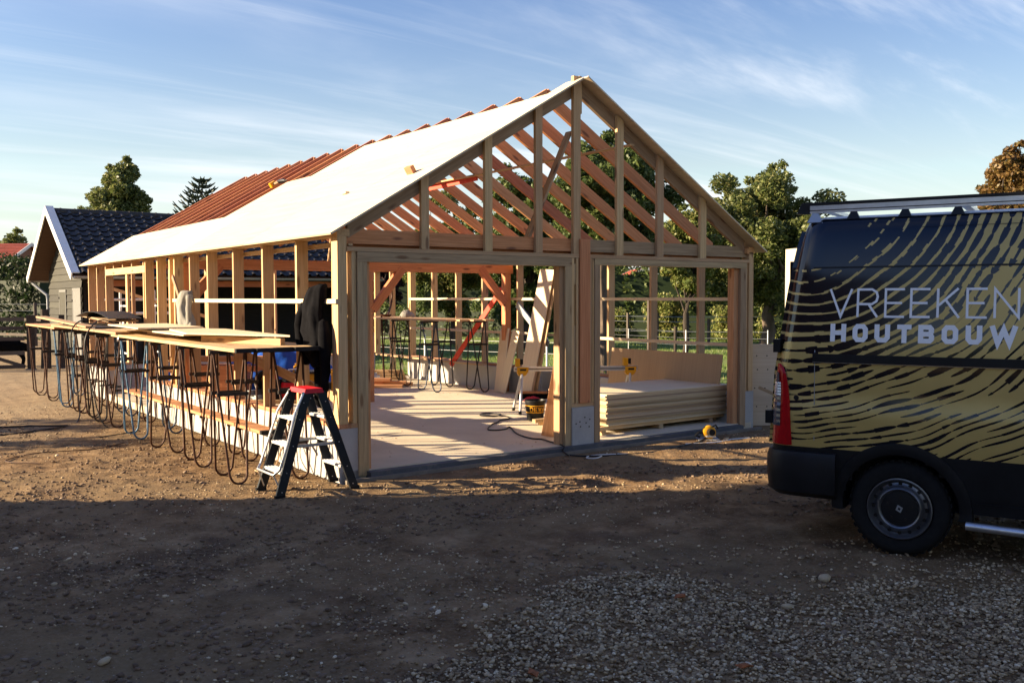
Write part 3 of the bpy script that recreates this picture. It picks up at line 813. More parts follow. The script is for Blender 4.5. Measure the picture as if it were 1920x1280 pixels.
# shutter and door on the gable, with strap hinges
def panel(name, y0, y1, z0, z1, mat, frame):
    b_ = box(name, GX_-SX0-.05, GX_-SX0-.03, y0-SY0, y1-SY0, z0, z1, mat, shed)
    for (a0, a1, c0, c1) in ((y0-.05, y0, z0, z1), (y1, y1+.05, z0, z1), (y0-.05, y1+.05, z1+.001, z1+.07), (y0-.05, y1+.05, z0-.06, z0-.001)):
        box(name+'_frame', GX_-SX0-.056, GX_-SX0-.028, a0-SY0, a1-SY0, c0, c1, frame, shed)
M['door_grey'] = plain('faded_grey_paint', (.16, .16, .15), .6)
panel('shutter', 22.5, 23.4, .95, 1.98, M['clad'], M['door_grey'])
panel('shed_door', 20.45, 21.45, .02, 2.02, M['door_grey'], M['door_grey'])
for (y, zz) in ((23.45, 1.8), (23.45, 1.1), (21.5, 1.72), (21.5, .5)): box('hinge', GX_-SX0-.075, GX_-SX0-.05, y-.03-SY0, y+.06-SY0, zz-.03, zz+.03, M['steel_dark'], shed)

# ------------------------------------------------------------------ trees and hedges
def leaf_cloud(centers, radii, n_each, size, squash=.8):
    Ps, nmax = [], 0
    for c, r_, n_ in zip(centers, radii, n_each):
        d = rng.normal(size=(n_, 3)); d /= np.linalg.norm(d, axis=1)[:, None]
        rad = r_*(rng.random(n_)**.42)
        Ps.append(np.asarray(c)+d*rad[:, None]*np.array([1, 1, squash]))
    P = np.concatenate(Ps); n = len(P)
    nrm = rng.normal(size=(n, 3))+np.array([0, 0, .6]); nrm /= np.linalg.norm(nrm, axis=1)[:, None]
    a = np.cross(nrm, rng.normal(size=(n, 3))); a /= np.linalg.norm(a, axis=1)[:, None]
    b = np.cross(nrm, a); s = size*(.6+.8*rng.random(n))[:, None]
    fold = nrm*s*.25
    V = np.stack([P-a*s, P-b*s*.5+fold, P+a*s, P+b*s*.5+fold], 1).reshape(-1, 3)
    return V, np.arange(n*4).reshape(-1, 4)

def tree(name, label, base, top, crown_c, crown_r, n_cl, n_leaf, size, mat, bark, trunk_r, seed, cl_r=.55, cat='tree', group=None, lean=(0, 0), fork=.42, hollow=.35, nlimb=14):
    r2 = np.random.default_rng(seed)
    base = np.array(base, float); cc = np.array(crown_c, float); cr = np.array(crown_r, float)*np.array([.86, .86, .97])
    root = thing(name, label, cat, tuple(base), 0, group)
    # cluster centres fill an uneven ellipsoid
    C = []
    while len(C) < n_cl:
        d = r2.normal(size=3); d /= np.linalg.norm(d); rad = hollow+(1-hollow)*r2.random()**.6
        lump = .72+.5*r2.random()
        C.append(cc+d*cr*rad*lump-base)
    C = np.array(C)
    n_leaf = int(n_leaf*3.9); size = size*.84
    rads = cl_r*(.6+.8*r2.random(n_cl))
    w = rads**2; ne = np.maximum((n_leaf*w/w.sum()).astype(int), 4)
    V, F_ = leaf_cloud(C, rads, ne, size)
    # sprays that stick out of the outline
    k = max(8, n_cl//3); tips = C[r2.integers(0, n_cl, k)]
    out = (tips-(cc-base)); out /= np.linalg.norm(out, axis=1)[:, None]+1e-6
    V2, F2 = leaf_cloud(tips+out*rads.mean()*1.1+np.array([0, 0, .1]), np.full(k, cl_r*.42), np.full(k, max(5, int(n_leaf/n_cl*.18))), size)
    np_mesh('crown', np.concatenate([V, V2]), np.concatenate([F_, F2+len(V)]), mat, root)
    mb = MB(); H = cc[2]-base[2]; f = np.array([lean[0]*fork, lean[1]*fork, H*fork])
    pts = [np.zeros(3), f*.35+r2.normal(size=3)*trunk_r*.4*[1, 1, 0], f*.7+r2.normal(size=3)*trunk_r*.5*[1, 1, 0], f]
    mb.tube([(0, 0, -.12)]+[tuple(p) for p in pts], [trunk_r*1.5, trunk_r*1.15, trunk_r, trunk_r*.9, trunk_r*.8], 9)
    mb.tube([tuple(f*.98), tuple((f+(cc-base))/2+r2.normal(size=3)*.1), tuple(cc-base+np.array([0, 0, cr[2]*.4]))], [trunk_r*.72, trunk_r*.5, trunk_r*.15], 7)
    for i in range(min(nlimb, n_cl)):
        e = C[i]; s0 = f*(.9+.1*r2.random())+(cc-base-f)*r2.random()*.5
        m1 = (s0+e)/2+r2.normal(size=3)*.18*np.linalg.norm(e-s0)*.5
        mb.tube([tuple(s0), tuple(m1), tuple(e)], [trunk_r*.42, trunk_r*.28, trunk_r*.08], 6)
    mb.build('trunk', bark, root, smooth=True)
    return root
def bark(name, a, b):
    t = NT(name); v = t.coord(scale=(1, 1, .35)); n1 = t.noise(v, 9, 6, .7, .6); t.color(t.ramp(n1, [(.3, a), (.7, b)])); t.set(Roughness=.95); t.bump(n1, .7, .03); return t.m
M['bark'] = bark('grey_brown_bark', (.07, .052, .04), (.17, .13, .10)); M['bark_dark'] = bark('dark_bark', (.03, .025, .02), (.07, .055, .045))
G1 = leafmat('dark_leaves', [(.026, .050, .014), (.058, .092, .024), (.105, .145, .040), (.17, .20, .062)])
G2 = leafmat('olive_leaves', [(.042, .064, .018), (.095, .125, .034), (.16, .185, .056), (.25, .235, .085)])
G3 = leafmat('yellow_green_leaves', [(.055, .082, .02), (.115, .155, .036), (.19, .215, .058), (.30, .25, .085)])
G4 = leafmat('copper_leaves', [(.07, .04, .016), (.13, .072, .022), (.20, .12, .035), (.12, .11, .035)])
G5 = leafmat('hedge_leaves', [(.010, .020, .008), (.018, .034, .011), (.030, .050, .016)])
G6 = leafmat('blue_green_needles', [(.018, .034, .02), (.03, .05, .028)], .1)
G8 = leafmat('sun_brightened_hedge_leaves', [(.10, .14, .035), (.19, .23, .06), (.28, .30, .09), (.34, .27, .10)])  # sunlight on the low wild hedge painted in as brighter leaf colours
G7 = leafmat('purple_leaves', [(.03, .012, .016), (.05, .02, .022), (.06, .035, .025)])
def at(px_, py_, dep): # point at a given distance ahead, in a direction measured in the photo
    return CAM+(rr*((px_-960)/1750.56)+uu*(-(py_-640)/1750.56)+fwd)*dep
def T(name, label, bx, dep, basez, top_px, x0, x1, ybot, cl, nl, size, mat, bk, tr, seed, **kw):
    """crown spans x0..x1, top_px..ybot as seen in the photo at distance dep"""
    b = at(bx, 600, dep); b.z = basez
    c = at((x0+x1)/2, (top_px+ybot)/2, dep); rx = (x1-x0)/2*dep/1750.56; rz = (ybot-top_px)/2*dep/1750.56
    return tree(name, label, b, None, c, (rx, rx, rz), cl, nl, size, mat, bk, tr, seed, **kw)
T('round_tree', 'bushy green tree rising behind the ridge of the black-tiled shed', 226, 60, -.1, 302, 176, 278, 520, 60, 9000, .16, G2, M['bark_dark'], .2, 11, cl_r=.75)
T('small_tree', 'thin young tree with a lit trunk seen between the far wall studs', 848, 36, -.1, 380, 768, 925, 590, 46, 7000, .085, G3, M['bark'], .10, 12, cl_r=.42)
T('leafy_tree', 'dark leafy tree standing behind the left half of the gable', 985, 33, -.1, 318, 880, 1110, 600, 70, 10000, .10, G1, M['bark_dark'], .19, 13, cl_r=.5)
T('leafy_tree', 'dense dark tree with a straight bare trunk behind the right-hand opening', 1131, 22.5, -.1, 272, 1020, 1255, 490, 90, 13000, .075, G1, M['bark'], .115, 14, cl_r=.36, fork=.86, hollow=.25)
T('fruit_tree', 'spreading old fruit tree with a bent pale trunk between the gable and the van', 1437, 36, -.1, 322, 1262, 1585, 590, 110, 15000, .095, G2, M['bark'], .25, 15, cl_r=.55, lean=(.3, -.2), nlimb=26)
T('fruit_tree', 'low yellowing fruit tree just behind the lower end of the right-hand rafters', 1285, 30, -.1, 395, 1235, 1345, 560, 36, 4500, .085, G3, M['bark_dark'], .09, 16, cl_r=.4)
T('copper_tree', 'brown autumn tree showing above the roof rack of the van at the right edge', 1905, 60, -.1, 272, 1838, 1990, 520, 80, 12000, .17, G4, M['bark_dark'], .3, 17, cl_r=.8)
T('poplar_tree', 'faint feathery pale treetop behind the fruit tree', 1370, 80, -.1, 318, 1335, 1402, 560, 26, 1500, .14, G3, M['bark'], .15, 18, cl_r=.55)
T('shrub', 'leafy shrub low behind the roof rack of the van, right of the fruit tree', 1640, 42, -.1, 400, 1565, 1690, 600, 34, 4200, .11, G2, M['bark_dark'], .1, 19, cl_r=.5)
T('copper_tree', 'dark purple-leaved tree behind the back wall of the frame', 735, 48, -.1, 470, 690, 765, 600, 26, 3200, .11, G7, M['bark_dark'], .12, 20, cl_r=.45)
T('distant_tree', 'pale distant treetops behind the chimney of the red-roofed house', 28, 100, -.1, 446, -20, 62, 520, 20, 2200, .28, G2, M['bark_dark'], .2, 21, cl_r=1.1)
T('distant_tree', 'small bit of treetop just left of the bushy tree above the shed ridge', 165, 75, -.1, 372, 148, 182, 470, 14, 500, .16, G2, M['bark_dark'], .12, 22, cl_r=.6)
T('dense_tree', 'tall dark tree far behind the right-hand opening, left of the small brick gable', 1140, 84, -.1, 425, 1080, 1190, 620, 40, 5000, .2, G1, M['bark_dark'], .25, 23, cl_r=1.1)
T('dense_tree', 'dark tree far behind the right-hand opening, right of the small brick gable', 1265, 84, -.1, 440, 1205, 1340, 620, 44, 5500, .2, G1, M['bark_dark'], .25, 24, cl_r=1.1)
T('dense_tree', 'dark tree behind the fruit tree, filling the gap beside the van', 1400, 70, -.1, 470, 1310, 1470, 620, 40, 5000, .18, G1, M['bark_dark'], .25, 25, cl_r=1.0)
# monkey puzzle: whorls of upcurved spiny arms
b = at(383, 600, 52); b.z = -.1
root = thing('monkey_puzzle_tree', 'spiky monkey puzzle tree between the shed ridge and the red-brown rafters', 'tree', tuple(b))
mb = MB(); Ht = at(383, 338, 52).z-b.z
mb.tube([(0, 0, 0), (0, 0, Ht*.5), (0, 0, Ht)], [.16, .11, .03], 7); mb.build('trunk', M['bark_dark'], root, smooth=True)
mb = MB(); r2 = np.random.default_rng(5)
for k in range(14):
    z0 = Ht-.12-k*.27; n_ = 5; ln = min(.35+.20*k, 1.6)
    for j in range(n_):
        a = 2*math.pi*(j/n_)+k*.7+r2.random()*.4; ca, sa = math.cos(a), math.sin(a)
        pts = [(ca*ln*q, sa*ln*q, z0-.22*ln*math.sin(q*2.6)+.42*ln*q**2.2) for q in (0, .3, .6, .85, 1)]
        mb.tube(pts, [.035, .05, .055, .05, .02], 5)
        for q in (.45, .65, .85):
            x, y, z = ca*ln*q, sa*ln*q, z0-.22*ln*math.sin(q*2.6)+.42*ln*q**2.2
            for sgn in (-1, 1):
                mb.tube([(x, y, z), (x-sa*sgn*.17+ca*.1, y+ca*sgn*.17+sa*.1, z+.06), (x-sa*sgn*.22+ca*.22, y+ca*sgn*.22+sa*.22, z+.17)], [.04, .045, .018], 5)
mb.build('branches', G6, root)

def hedge(name, label, p0, p1, width, h, n, size, mat, cat='hedge', seed=1, z0=-.1, rough=.25):
    r2 = np.random.default_rng(seed)
    p0, p1 = np.array(p0, float), np.array(p1, float); d = p1-p0; L = np.linalg.norm(d); d /= L; s = np.array([-d[1], d[0]])
    root = thing(name, label, cat, (p0[0], p0[1], 0))
    nb = 2*int(L/.5); C, Rr = [], []
    for i in range(nb):
        q = r2.random()*L; sd = (r2.random()-.5)*width*.7; top = h*(1+rough*(r2.random()-.6))
        for zz in np.arange(.25, top, .45):
            C.append((d[0]*q+s[0]*sd, d[1]*q+s[1]*sd, z0+min(zz+r2.random()*.3, top-.15))); Rr.append(.28+.25*r2.random())
    Rr = np.array(Rr); w = Rr**2; ne = np.maximum((n*w/w.sum()).astype(int), 2)
    V, F_ = leaf_cloud(np.array(C), Rr, ne, size)
    np_mesh('foliage', V, F_, mat, root)
    # woody core so that light does not fall through
    mb = MB(); hw = width*.22
    a = Vector((0, 0, z0)); b_ = Vector((d[0]*L, d[1]*L, z0)); sv = Vector((s[0], s[1], 0))*hw; hh = Vector((0, 0, h*.72))
    mb.add([a-sv, b_-sv, b_+sv, a+sv, a-sv+hh, b_-sv+hh, b_+sv+hh, a+sv+hh], BOXF); mb.build('core', G5, root)
    return root
def P2(px_, dep): p = at(px_, 600, dep); return (p.x, p.y)
hedge('tall_hedge', 'tall dark hedge behind the trees, closing off the garden', P2(660, 52), P2(1520, 46), 2.0, 4.2, 26000, .12, G1, seed=31, rough=.5)
hedge('tall_hedge', 'tall dark clipped hedge left of the shed, below the red-tiled roof', P2(-160, 47), P2(90, 42), 1.6, 3.75, 12000, .10, G5, seed=32, rough=.06)
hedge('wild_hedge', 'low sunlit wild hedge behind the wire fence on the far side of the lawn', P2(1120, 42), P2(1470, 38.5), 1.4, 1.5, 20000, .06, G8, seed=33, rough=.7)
hedge('wild_hedge', 'dark bushes behind the wire fence seen past the blue trestle', P2(700, 46), P2(1010, 41), 1.3, 1.7, 9000, .08, G1, seed=34, rough=.6)

# ------------------------------------------------------------------ distant houses
M['redtile'] = plain('red_roof_tile', (.27, .055, .028), .6, var=.3, scale=3)
M['brick'] = plain('red_brick', (.24, .12, .075), .85, var=.3, scale=10)
M['glass'] = plain('window_glass', (.03, .04, .05), .08, var=.1)
M['lightwall'] = plain('pale_render', (.62, .58, .52), .8, var=.06)
def house(name, label, c, ang, L, Wd, he, hr, wall, roofm, trim, chimney=False, win=2, overhang=.35):
    root = thing(name, label, 'house', c, ang)
    mb = MB(); mb.add([(-L/2, -Wd/2, -.2), (L/2, -Wd/2, -.2), (L/2, Wd/2, -.2), (-L/2, Wd/2, -.2), (-L/2, -Wd/2, he), (L/2, -Wd/2, he), (L/2, Wd/2, he), (-L/2, Wd/2, he), (-L/2, 0, hr-.12), (L/2, 0, hr-.12)],
        [(0, 1, 5, 4), (2, 3, 7, 6), (1, 2, 6, 9, 5), (3, 0, 4, 8, 7), (3, 2, 1, 0)]); mb.build('wall', wall, root)
    th_ = math.atan2(hr-he, Wd/2); sl = (Wd/2)/math.cos(th_)+overhang; rf = None
    for sgn in (-1, 1):
        mb = MB(); rows = 14; 
        for k in range(rows):
            d0, d1 = k*sl/rows, (k+1)*sl/rows
            y0, z0 = -(sl-d0)*math.cos(th_), hr-(sl-d0)*math.sin(th_); y1, z1 = -(sl-d1)*math.cos(th_), hr-(sl-d1)*math.sin(th_)
            q = [(-L/2-.3, y0*-sgn, z0+.05), (L/2+.3, y0*-sgn, z0+.05), (L/2+.3, y1*-sgn, z1+.01), (-L/2-.3, y1*-sgn, z1+.01)]
            mb.add(q+[(x, y, z-.12) for x, y, z in q], [(0, 1, 2, 3), (7, 6, 5, 4), (0, 4, 5, 1), (1, 5, 6, 2), (3, 2, 6, 7), (0, 3, 7, 4)])
        rf = mb.build('roof', roofm, root)
    for x in (-L/2-.31, L/2+.31):
        for sgn in (-1, 1):
            member('bargeboard', (x, sgn*sl*math.cos(th_), hr-sl*math.sin(th_)-.05), (x, 0, hr-.04), .05, .24, trim, root)
    if chimney:
        ch = MB().box(-.5, .5, -.35, .35, hr-.5, hr+.42).build('chimney', M['brick'], rf)
    for i in range(win):
        for sgn in (-1, 1):
            x = (i-(win-1)/2)*L/(win+.3)
            f_ = box('window', x-.5, x+.5, sgn*Wd/2-.03, sgn*Wd/2+.03, .9, 2.1, M['white_paint'], root)
            box('pane', -.42, .42, -.036, .036, -.52, .52, M['glass'], f_) if False else None
            g_ = MB().box(x-.42, x+.42, sgn*Wd/2-.036, sgn*Wd/2+.036, .98, 2.02).build('pane', M['glass'], root)
    return root
p = at(-20, 560, 72)
house('red_roofed_house', 'distant house with red tiled roof and brick chimney beyond the left hedge', (p.x-2.2, p.y, -.1), R(-36), 11, 7.5, 4.4, 6.0, M['brick'], M['redtile'], M['white_paint'], True)
p = at(1197, 560, 76)
house('brick_gable_house', 'small distant brick gable with pale bargeboards seen above the hedge in the right-hand opening', (p.x, p.y, -.1), R(-36+90), 8, 4.4, 3.0, 4.1+.05, M['brick'], M['redtile'], M['lightwall'])
p = at(1690, 560, 85)
house('white_house', 'white house gable with a dark roof peeping over the roof of the van', (p.x+1.2, p.y, -.1), R(-50), 9, 5, 7.2, 9.25, M['lightwall'], M['tile'], M['white_paint'])
# house that stands out of the picture on the left; its shadow lies over the front of the yard
hd = Vector((math.cos(SUN_AZ), -math.sin(SUN_AZ), 0)); hn = Vector((math.sin(SUN_AZ), math.cos(SUN_AZ), 0))
edge0 = Vector((-1.2, -.22, 0))-hd*8.0
hc = edge0-hn*8.0-hd*4.2
house('neighbour_house', 'brick house outside the picture on the left that shades the front of the yard', (hc.x, hc.y, -.1), math.atan2(hn.y, hn.x), 16.0, 8.4, 7.3, 8.6, M['brick'], M['redtile'], M['white_paint'], win=4, overhang=.1)
G_N = 'trees behind the photographer'
for i, (x, y, tp, rx) in enumerate(((-24, -17, 5.5, 3.6), (-15, -27, 6.5, 4.2), (-5, -29, 7.5, 4.4), (6.5, -30, 7.5, 4.5), (17, -24, 8, 4.5))):
    tree('garden_tree', ('first', 'second', 'third', 'fourth', 'fifth')[i]+' broad garden tree in the row behind the photographer, outside the picture', (x, y, -.1), None, (x, y, tp*.55), (rx, rx, tp*.48), 90, 2200, .40, G1, M['bark_dark'], .3, 60+i, cl_r=1.5, group=G_N, hollow=.5)
bp = Vector((-1.6, 5.9, 0))-hd*9.6
q0, q1 = bp-hn*2.1, bp+hn*1.3
hedge('garden_shrub', 'big leafy shrub outside the picture on the left, shading ground beside the table', (q0.x, q0.y), (q1.x, q1.y), 1.2, 3.35, 5200, .09, G1, cat='shrub', seed=41, rough=.5)

# ------------------------------------------------------------------ fences, gate, animal
M['old_wood'] = wood('old_grey_timber', (.12, .10, .085), (.075, .06, .05), rough=.85)
def post(root, x, y, z0, z1, s, mat, name='post'): return box(name, x-s/2, x+s/2, y-s/2, y+s/2, z0, z1, mat, root)
# wire fence across the lawn
f0, f1 = at(1150, 600, 31), at(1440, 600, 27.5)
root = thing('electric_fence', 'electric fence with white wires on thin posts across the lawn', 'fence', (f0.x, f0.y, 0))
d = f1-f0; d.z = 0; kpos = (.11, .25, .43, .50, .80, 1.0)
for i, q in enumerate(kpos):
    m_ = [M['zinc'], M['old_wood'], M['bark_dark'], M['white_paint'], M['old_wood'], M['zinc']][i]; s = .022 if m_ in (M['white_paint'], M['zinc']) else .07
    post(root, d.x*q, d.y*q, -.1, [.75, 1.75, .85, .75, 1.55, .8][i], s, m_)
for z in (.30, .52, .72): MB().tube([(0, 0, z+.02), (d.x*.5, d.y*.5, z-.02), (d.x, d.y, z+.02)], .0045, 4).build('wire', M['zinc'], root)
f0, f1 = at(1120, 600, 39), at(1480, 600, 36)
root = thing('post_fence', 'post and wire fence in front of the wild hedge', 'fence', (f0.x, f0.y, 0)); d = f1-f0
for q in (.02, .17, .33, .49, .6, .75, .92): post(root, d.x*q, d.y*q, -.1, 1.05+.15*math.sin(q*40), .09, M['old_wood'])
for z in (.4, .8, 1.0): MB().tube([(0, 0, z), (d.x*.5, d.y*.5, z-.03), (d.x, d.y, z)], .010, 4).build('wire', M['zinc'], root)
f0, f1 = at(690, 600, 27), at(1090, 600, 22.8)
root = thing('electric_fence', 'electric fence with white plastic posts just behind the far wall of the frame', 'fence', (f0.x, f0.y, 0)); d = f1-f0
for q in (.03, .30, .58, .86): post(root, d.x*q, d.y*q, -.1, .78, .035, M['white_paint'])
for z in (.38, .66): MB().tube([(0, 0, z), (d.x*.5, d.y*.5, z-.02), (d.x, d.y, z)], .005, 4).build('wire', M['white_paint'], root)
# left: paddock rails, gate and pony
g0 = Vector((-2.9, 19.6, -.08)); gdir = Vector((math.cos(R(-12)), math.sin(R(-12)), 0))
root = thing('paddock_gate', 'dark wooden field gate with crossed braces at the left edge', 'gate', g0, R(-12))
for z in (.06, .42, .80, 1.08, 1.32): member('rail', (-.6, 0, z), (3.0, 0, z), .035, .10, M['old_wood'], root)
member('gate_brace', (1.35, .04, .66), (3.0, .04, .05), .03, .09, M['old_wood'], root); member('gate_brace', (1.5, .04, .72), (-.4, .04, .05), .03, .09, M['old_wood'], root)
member('gate_brace', (.2, -.04, .7), (2.2, -.04, 1.3), .03, .04, M['zinc'], root)
post(root, 3.15, 0, -.1, 1.42, .19, M['bark_dark'], 'gate_post'); 
o = MB().tube([(0, 0, -.1), (.02, 0, .7), (0, .02, 1.55)], [.13, .12, .1], 8).build('gate_post', M['bark_dark'], None, smooth=True); o.location = (.50, 18.75, -.05); o.name = 'dark_post'
tag(o, 'thick black post between the gate and the shed gable', 'post')
o = MB().tube([(0, 0, -.1), (.0, 0, .8), (.02, .0, 1.4)], [.09, .08, .07], 8).build('dark_post', M['bark_dark'], None, smooth=True); o.location = (.86, 18.6, -.05)
tag(o, 'thinner leaning dark post right beside the corner of the shed gable', 'post')
f0, f1 = at(-120, 600, 40), at(95, 600, 36)
root = thing('rail_fence', 'pale rail fence in front of the dark hedge left of the shed', 'fence', (f0.x, f0.y, 0)); d = f1-f0
for z in (.95, .35): member('rail', (0, 0, z), (d.x, d.y, z), .05, .11, M['old_wood'], root)
for q in (.1, .5, .88): post(root, d.x*q, d.y*q, -.1, 1.62, .10, M['old_wood'])
for z in (1.3, 1.55): MB().tube([(0, 0, z), (d.x, d.y, z)], .004, 4).build('wire', M['zinc'], root)
# black sheep behind the gate: one continuous skinned body
def skinned(name, verts, edges, rads, mat, parent, sub=2):
    me = bpy.data.meshes.new(name); me.from_pydata(verts, edges, []); o = bpy.data.objects.new(name, me); COL.objects.link(o)
    md = o.modifiers.new('skin', 'SKIN'); 
    for i, r_ in enumerate(rads):
        sv = me.skin_vertices[0].data[i]; sv.radius = r_ if isinstance(r_, tuple) else (r_, r_)
    me.skin_vertices[0].data[0].use_root = True
    ss = o.modifiers.new('sub', 'SUBSURF'); ss.levels = sub; ss.render_levels = sub
    me.materials.append(mat); 
    if parent is not None: o.parent = parent
    return o
sv = [(0, 0, .60), (.25, 0, .62), (.52, 0, .60), (.70, 0, .72), (.78, 0, .86), (.92, 0, .82), (-.22, 0, .60), (-.34, 0, .56), (-.38, 0, .40),
      (.48, .11, .34), (.47, .11, .18), (.49, .11, .0), (.48, -.11, .34), (.47, -.11, .18), (.49, -.11, .0),
      (-.24, .11, .36), (-.30, .11, .20), (-.26, .11, .0), (-.24, -.11, .36), (-.30, -.11, .20), (-.26, -.11, .0), (.77, .13, .90), (.77, -.13, .90)]
se = [(0, 1), (1, 2), (2, 3), (3, 4), (4, 5), (0, 6), (6, 7), (7, 8), (2, 9), (9, 10), (10, 11), (2, 12), (12, 13), (13, 14), (6, 15), (15, 16), (16, 17), (6, 18), (18, 19), (19, 20), (4, 21), (4, 22)]
sr = [.23, .24, .22, .13, .09, .045, .23, .10, .04, .08, .045, .045, .08, .045, .045, .09, .05, .045, .09, .05, .045, .02, .02]
sheep = thing('sheep', 'black sheep standing behind the dark field gate at the left edge', 'sheep', (-.12, 20.15, -.09), R(172))
skinned('body', sv, se, sr, M['black_fabric'], sheep)

# ------------------------------------------------------------------ the van
# local axes: X towards the rear, Y out of the side that faces the yard, Z up; origin on the ground under the rear axle
dvx = Vector((math.sin(R(-22.4)), math.cos(R(-22.4)), 0)); nvx = Vector((-dvx.y, dvx.x, 0))
wc = Vector((2.006, -4.989, 0))
VORG = wc-nvx*.985
VORG.z = -.08
van = thing('van', 'black and gold wrapped panel van with VREEKEN HOUTBOUW lettering and a roof rack', 'van', VORG, math.atan2(dvx.y, dvx.x))
ZL = [.36, .44, .52, .60, .68, .745, .80, .88, .97, 1.06, 1.075, 1.20, 1.33, 1.45, 1.62, 1.80, 1.98, 2.10, 2.24, 2.34, 2.41, 2.455, 2.475, 2.50, 2.515]
HW = [.97, .985, .995, 1.00, 1.01, 1.015, 1.02, 1.025, 1.028, 1.03, 1.022, 1.028, 1.03, 1.03, 1.012, .990, .968, .952, .925, .90, .872, .835, .79, .55, .0]
def hw(z): return float(np.interp(z, ZL, HW))
def s_rear(z): return float(np.interp(z, [.36, .74, 1.3, 1.5, 2.0, 2.35, 2.52], [.93, .945, .905, .875, .815, .755, .70]))
# livery: fingerprint lines, all from the position on the panel
t = NT('livery_wrap')
tcn = t.n('ShaderNodeTexCoord'); sp = t.n('ShaderNodeSeparateXYZ'); t.l(tcn.outputs['Object'], sp.inputs[0])
sx, sz = sp.outputs[0], sp.outputs[2]
v2 = t.n('ShaderNodeCombineXYZ'); t.l(sx, v2.inputs[0]); t.l(sz, v2.inputs[1])
dx = t.math('SUBTRACT', .80, sx); dz = t.math('SUBTRACT', 2.62, sz)
dx2 = t.math('MULTIPLY', dx, .86)
r0 = t.math('SQRT', t.math('ADD', t.math('MULTIPLY', dx2, dx2), t.math('MULTIPLY', dz, dz)))
ang = t.math('ARCTAN2', dz, dx2)
def smooth(v, lo, hi, a=0.0, b=1.0):
    n = t.n('ShaderNodeMapRange'); n.interpolation_type = 'SMOOTHSTEP'
    for k_, v_ in (('From Min', lo), ('From Max', hi), ('To Min', a), ('To Max', b)): n.inputs[k_].default_value = v_
    t.l(v, n.inputs['Value']); return n.outputs[0]
def white(a, b):
    c_ = t.n('ShaderNodeCombineXYZ'); t.l(a, c_.inputs[0])
    if b is not None: t.l(b, c_.inputs[1])
    w_ = t.n('ShaderNodeTexWhiteNoise'); w_.noise_dimensions = '2D'; t.l(c_.outputs[0], w_.inputs['Vector']); return w_.outputs['Value']
wob = t.math('MULTIPLY', t.math('SUBTRACT', t.noise(v2.outputs[0], 1.3, 1, .4), .5), .22)
rw = t.math('ADD', r0, wob)
# running count of ridges: wide apart near the core of the print, close together far from it
P_ = t.math('ADD', t.math('MULTIPLY', rw, 5.2), t.math('MULTIPLY', t.math('MULTIPLY', rw, rw), 4.3))
idx = t.math('FLOOR', P_); ph = t.math('SUBTRACT', P_, idx)
off = t.math('ABSOLUTE', t.math('SUBTRACT', ph, .5))
# every ridge is cut into strokes of uneven length, each with its own width
u = t.math('ADD', t.math('MULTIPLY', ang, 6.5), t.math('MULTIPLY', white(idx, None), 9.0))
seg = t.math('FLOOR', u); fu = t.math('SUBTRACT', u, seg); rnd = white(idx, seg)
seg2 = t.math('FLOOR', t.math('MULTIPLY', u, 2.7)); rnd2 = white(idx, t.math('ADD', seg2, 31.0))
taper = t.math('POWER', t.math('MULTIPLY', t.math('MULTIPLY', fu, t.math('SUBTRACT', 1.0, fu)), 4.0), .45)
far = t.math('MAXIMUM', smooth(t.math('ADD', r0, t.math('MULTIPLY', t.math('SUBTRACT', dx, .75), .30)), 1.0, 1.55), smooth(sz, 1.75, 1.30))
bw = smooth(r0, .78, 1.75, .82, .42)                       # share of black across one ridge
bw = t.math('MULTIPLY', bw, t.math('ADD', .86, t.math('MULTIPLY', rnd2, .24)))
stroke = t.math('MULTIPLY', t.math('MULTIPLY', taper, t.math('GREATER_THAN', rnd, .17)), t.math('ADD', .55, t.math('MULTIPLY', rnd2, .85)))
bw2 = t.math('MULTIPLY', bw, t.math('ADD', t.math('SUBTRACT', 1.0, far), t.math('MULTIPLY', far, stroke)))
gold_f = t.math('GREATER_THAN', off, t.math('MULTIPLY', bw2, .5))
# near the core most gold strokes drop out altogether
gap = t.math('MULTIPLY', t.math('LESS_THAN', r0, t.math('ADD', .50, t.math('MULTIPLY', rnd2, .30))), 1.0)
core = t.math('MAXIMUM', gap, t.math('LESS_THAN', r0, .42))
gold_f = t.math('MULTIPLY', gold_f, t.math('SUBTRACT', 1.0, core))
fl = t.noise(v2.outputs[0], 2.0, 3)
gold = t.ramp(fl, [(.3, (.52, .375, .115)), (.7, (.60, .44, .15))])
t.color(t.mix(gold_f, (.006, .007, .011), gold))
t.l(t.math('MULTIPLY', gold_f, .2), t.b.inputs['Metallic'])
t.l(t.math('ADD', .13, t.math('MULTIPLY', gold_f, .25)), t.b.inputs['Roughness']); t.b.inputs['Specular IOR Level'].default_value = .5
M['wrap'] = t.m
M['van_white'] = plain('white_van_paint', (.76, .75, .70), .35, var=.04, scale=3)
M['van_glass'] = plain('dark_van_glass', (.008, .010, .012), .06, var=.1)
M['red_lens'] = plain('red_lens', (.42, .006, .010), .12, var=.1, scale=20)
M['clear_lens'] = plain('clear_lens', (.42, .44, .47), .12, .3, var=.15, scale=40)
M['smoke_lens'] = plain('dark_lens', (.10, .10, .115), .15, .3, var=.2, scale=40)
M['lens_red_trim'] = plain('red_trim', (.5, .008, .012), .3)
M['letter'] = plain('silver_white_lettering', (.93, .93, .91), .4, var=.03)
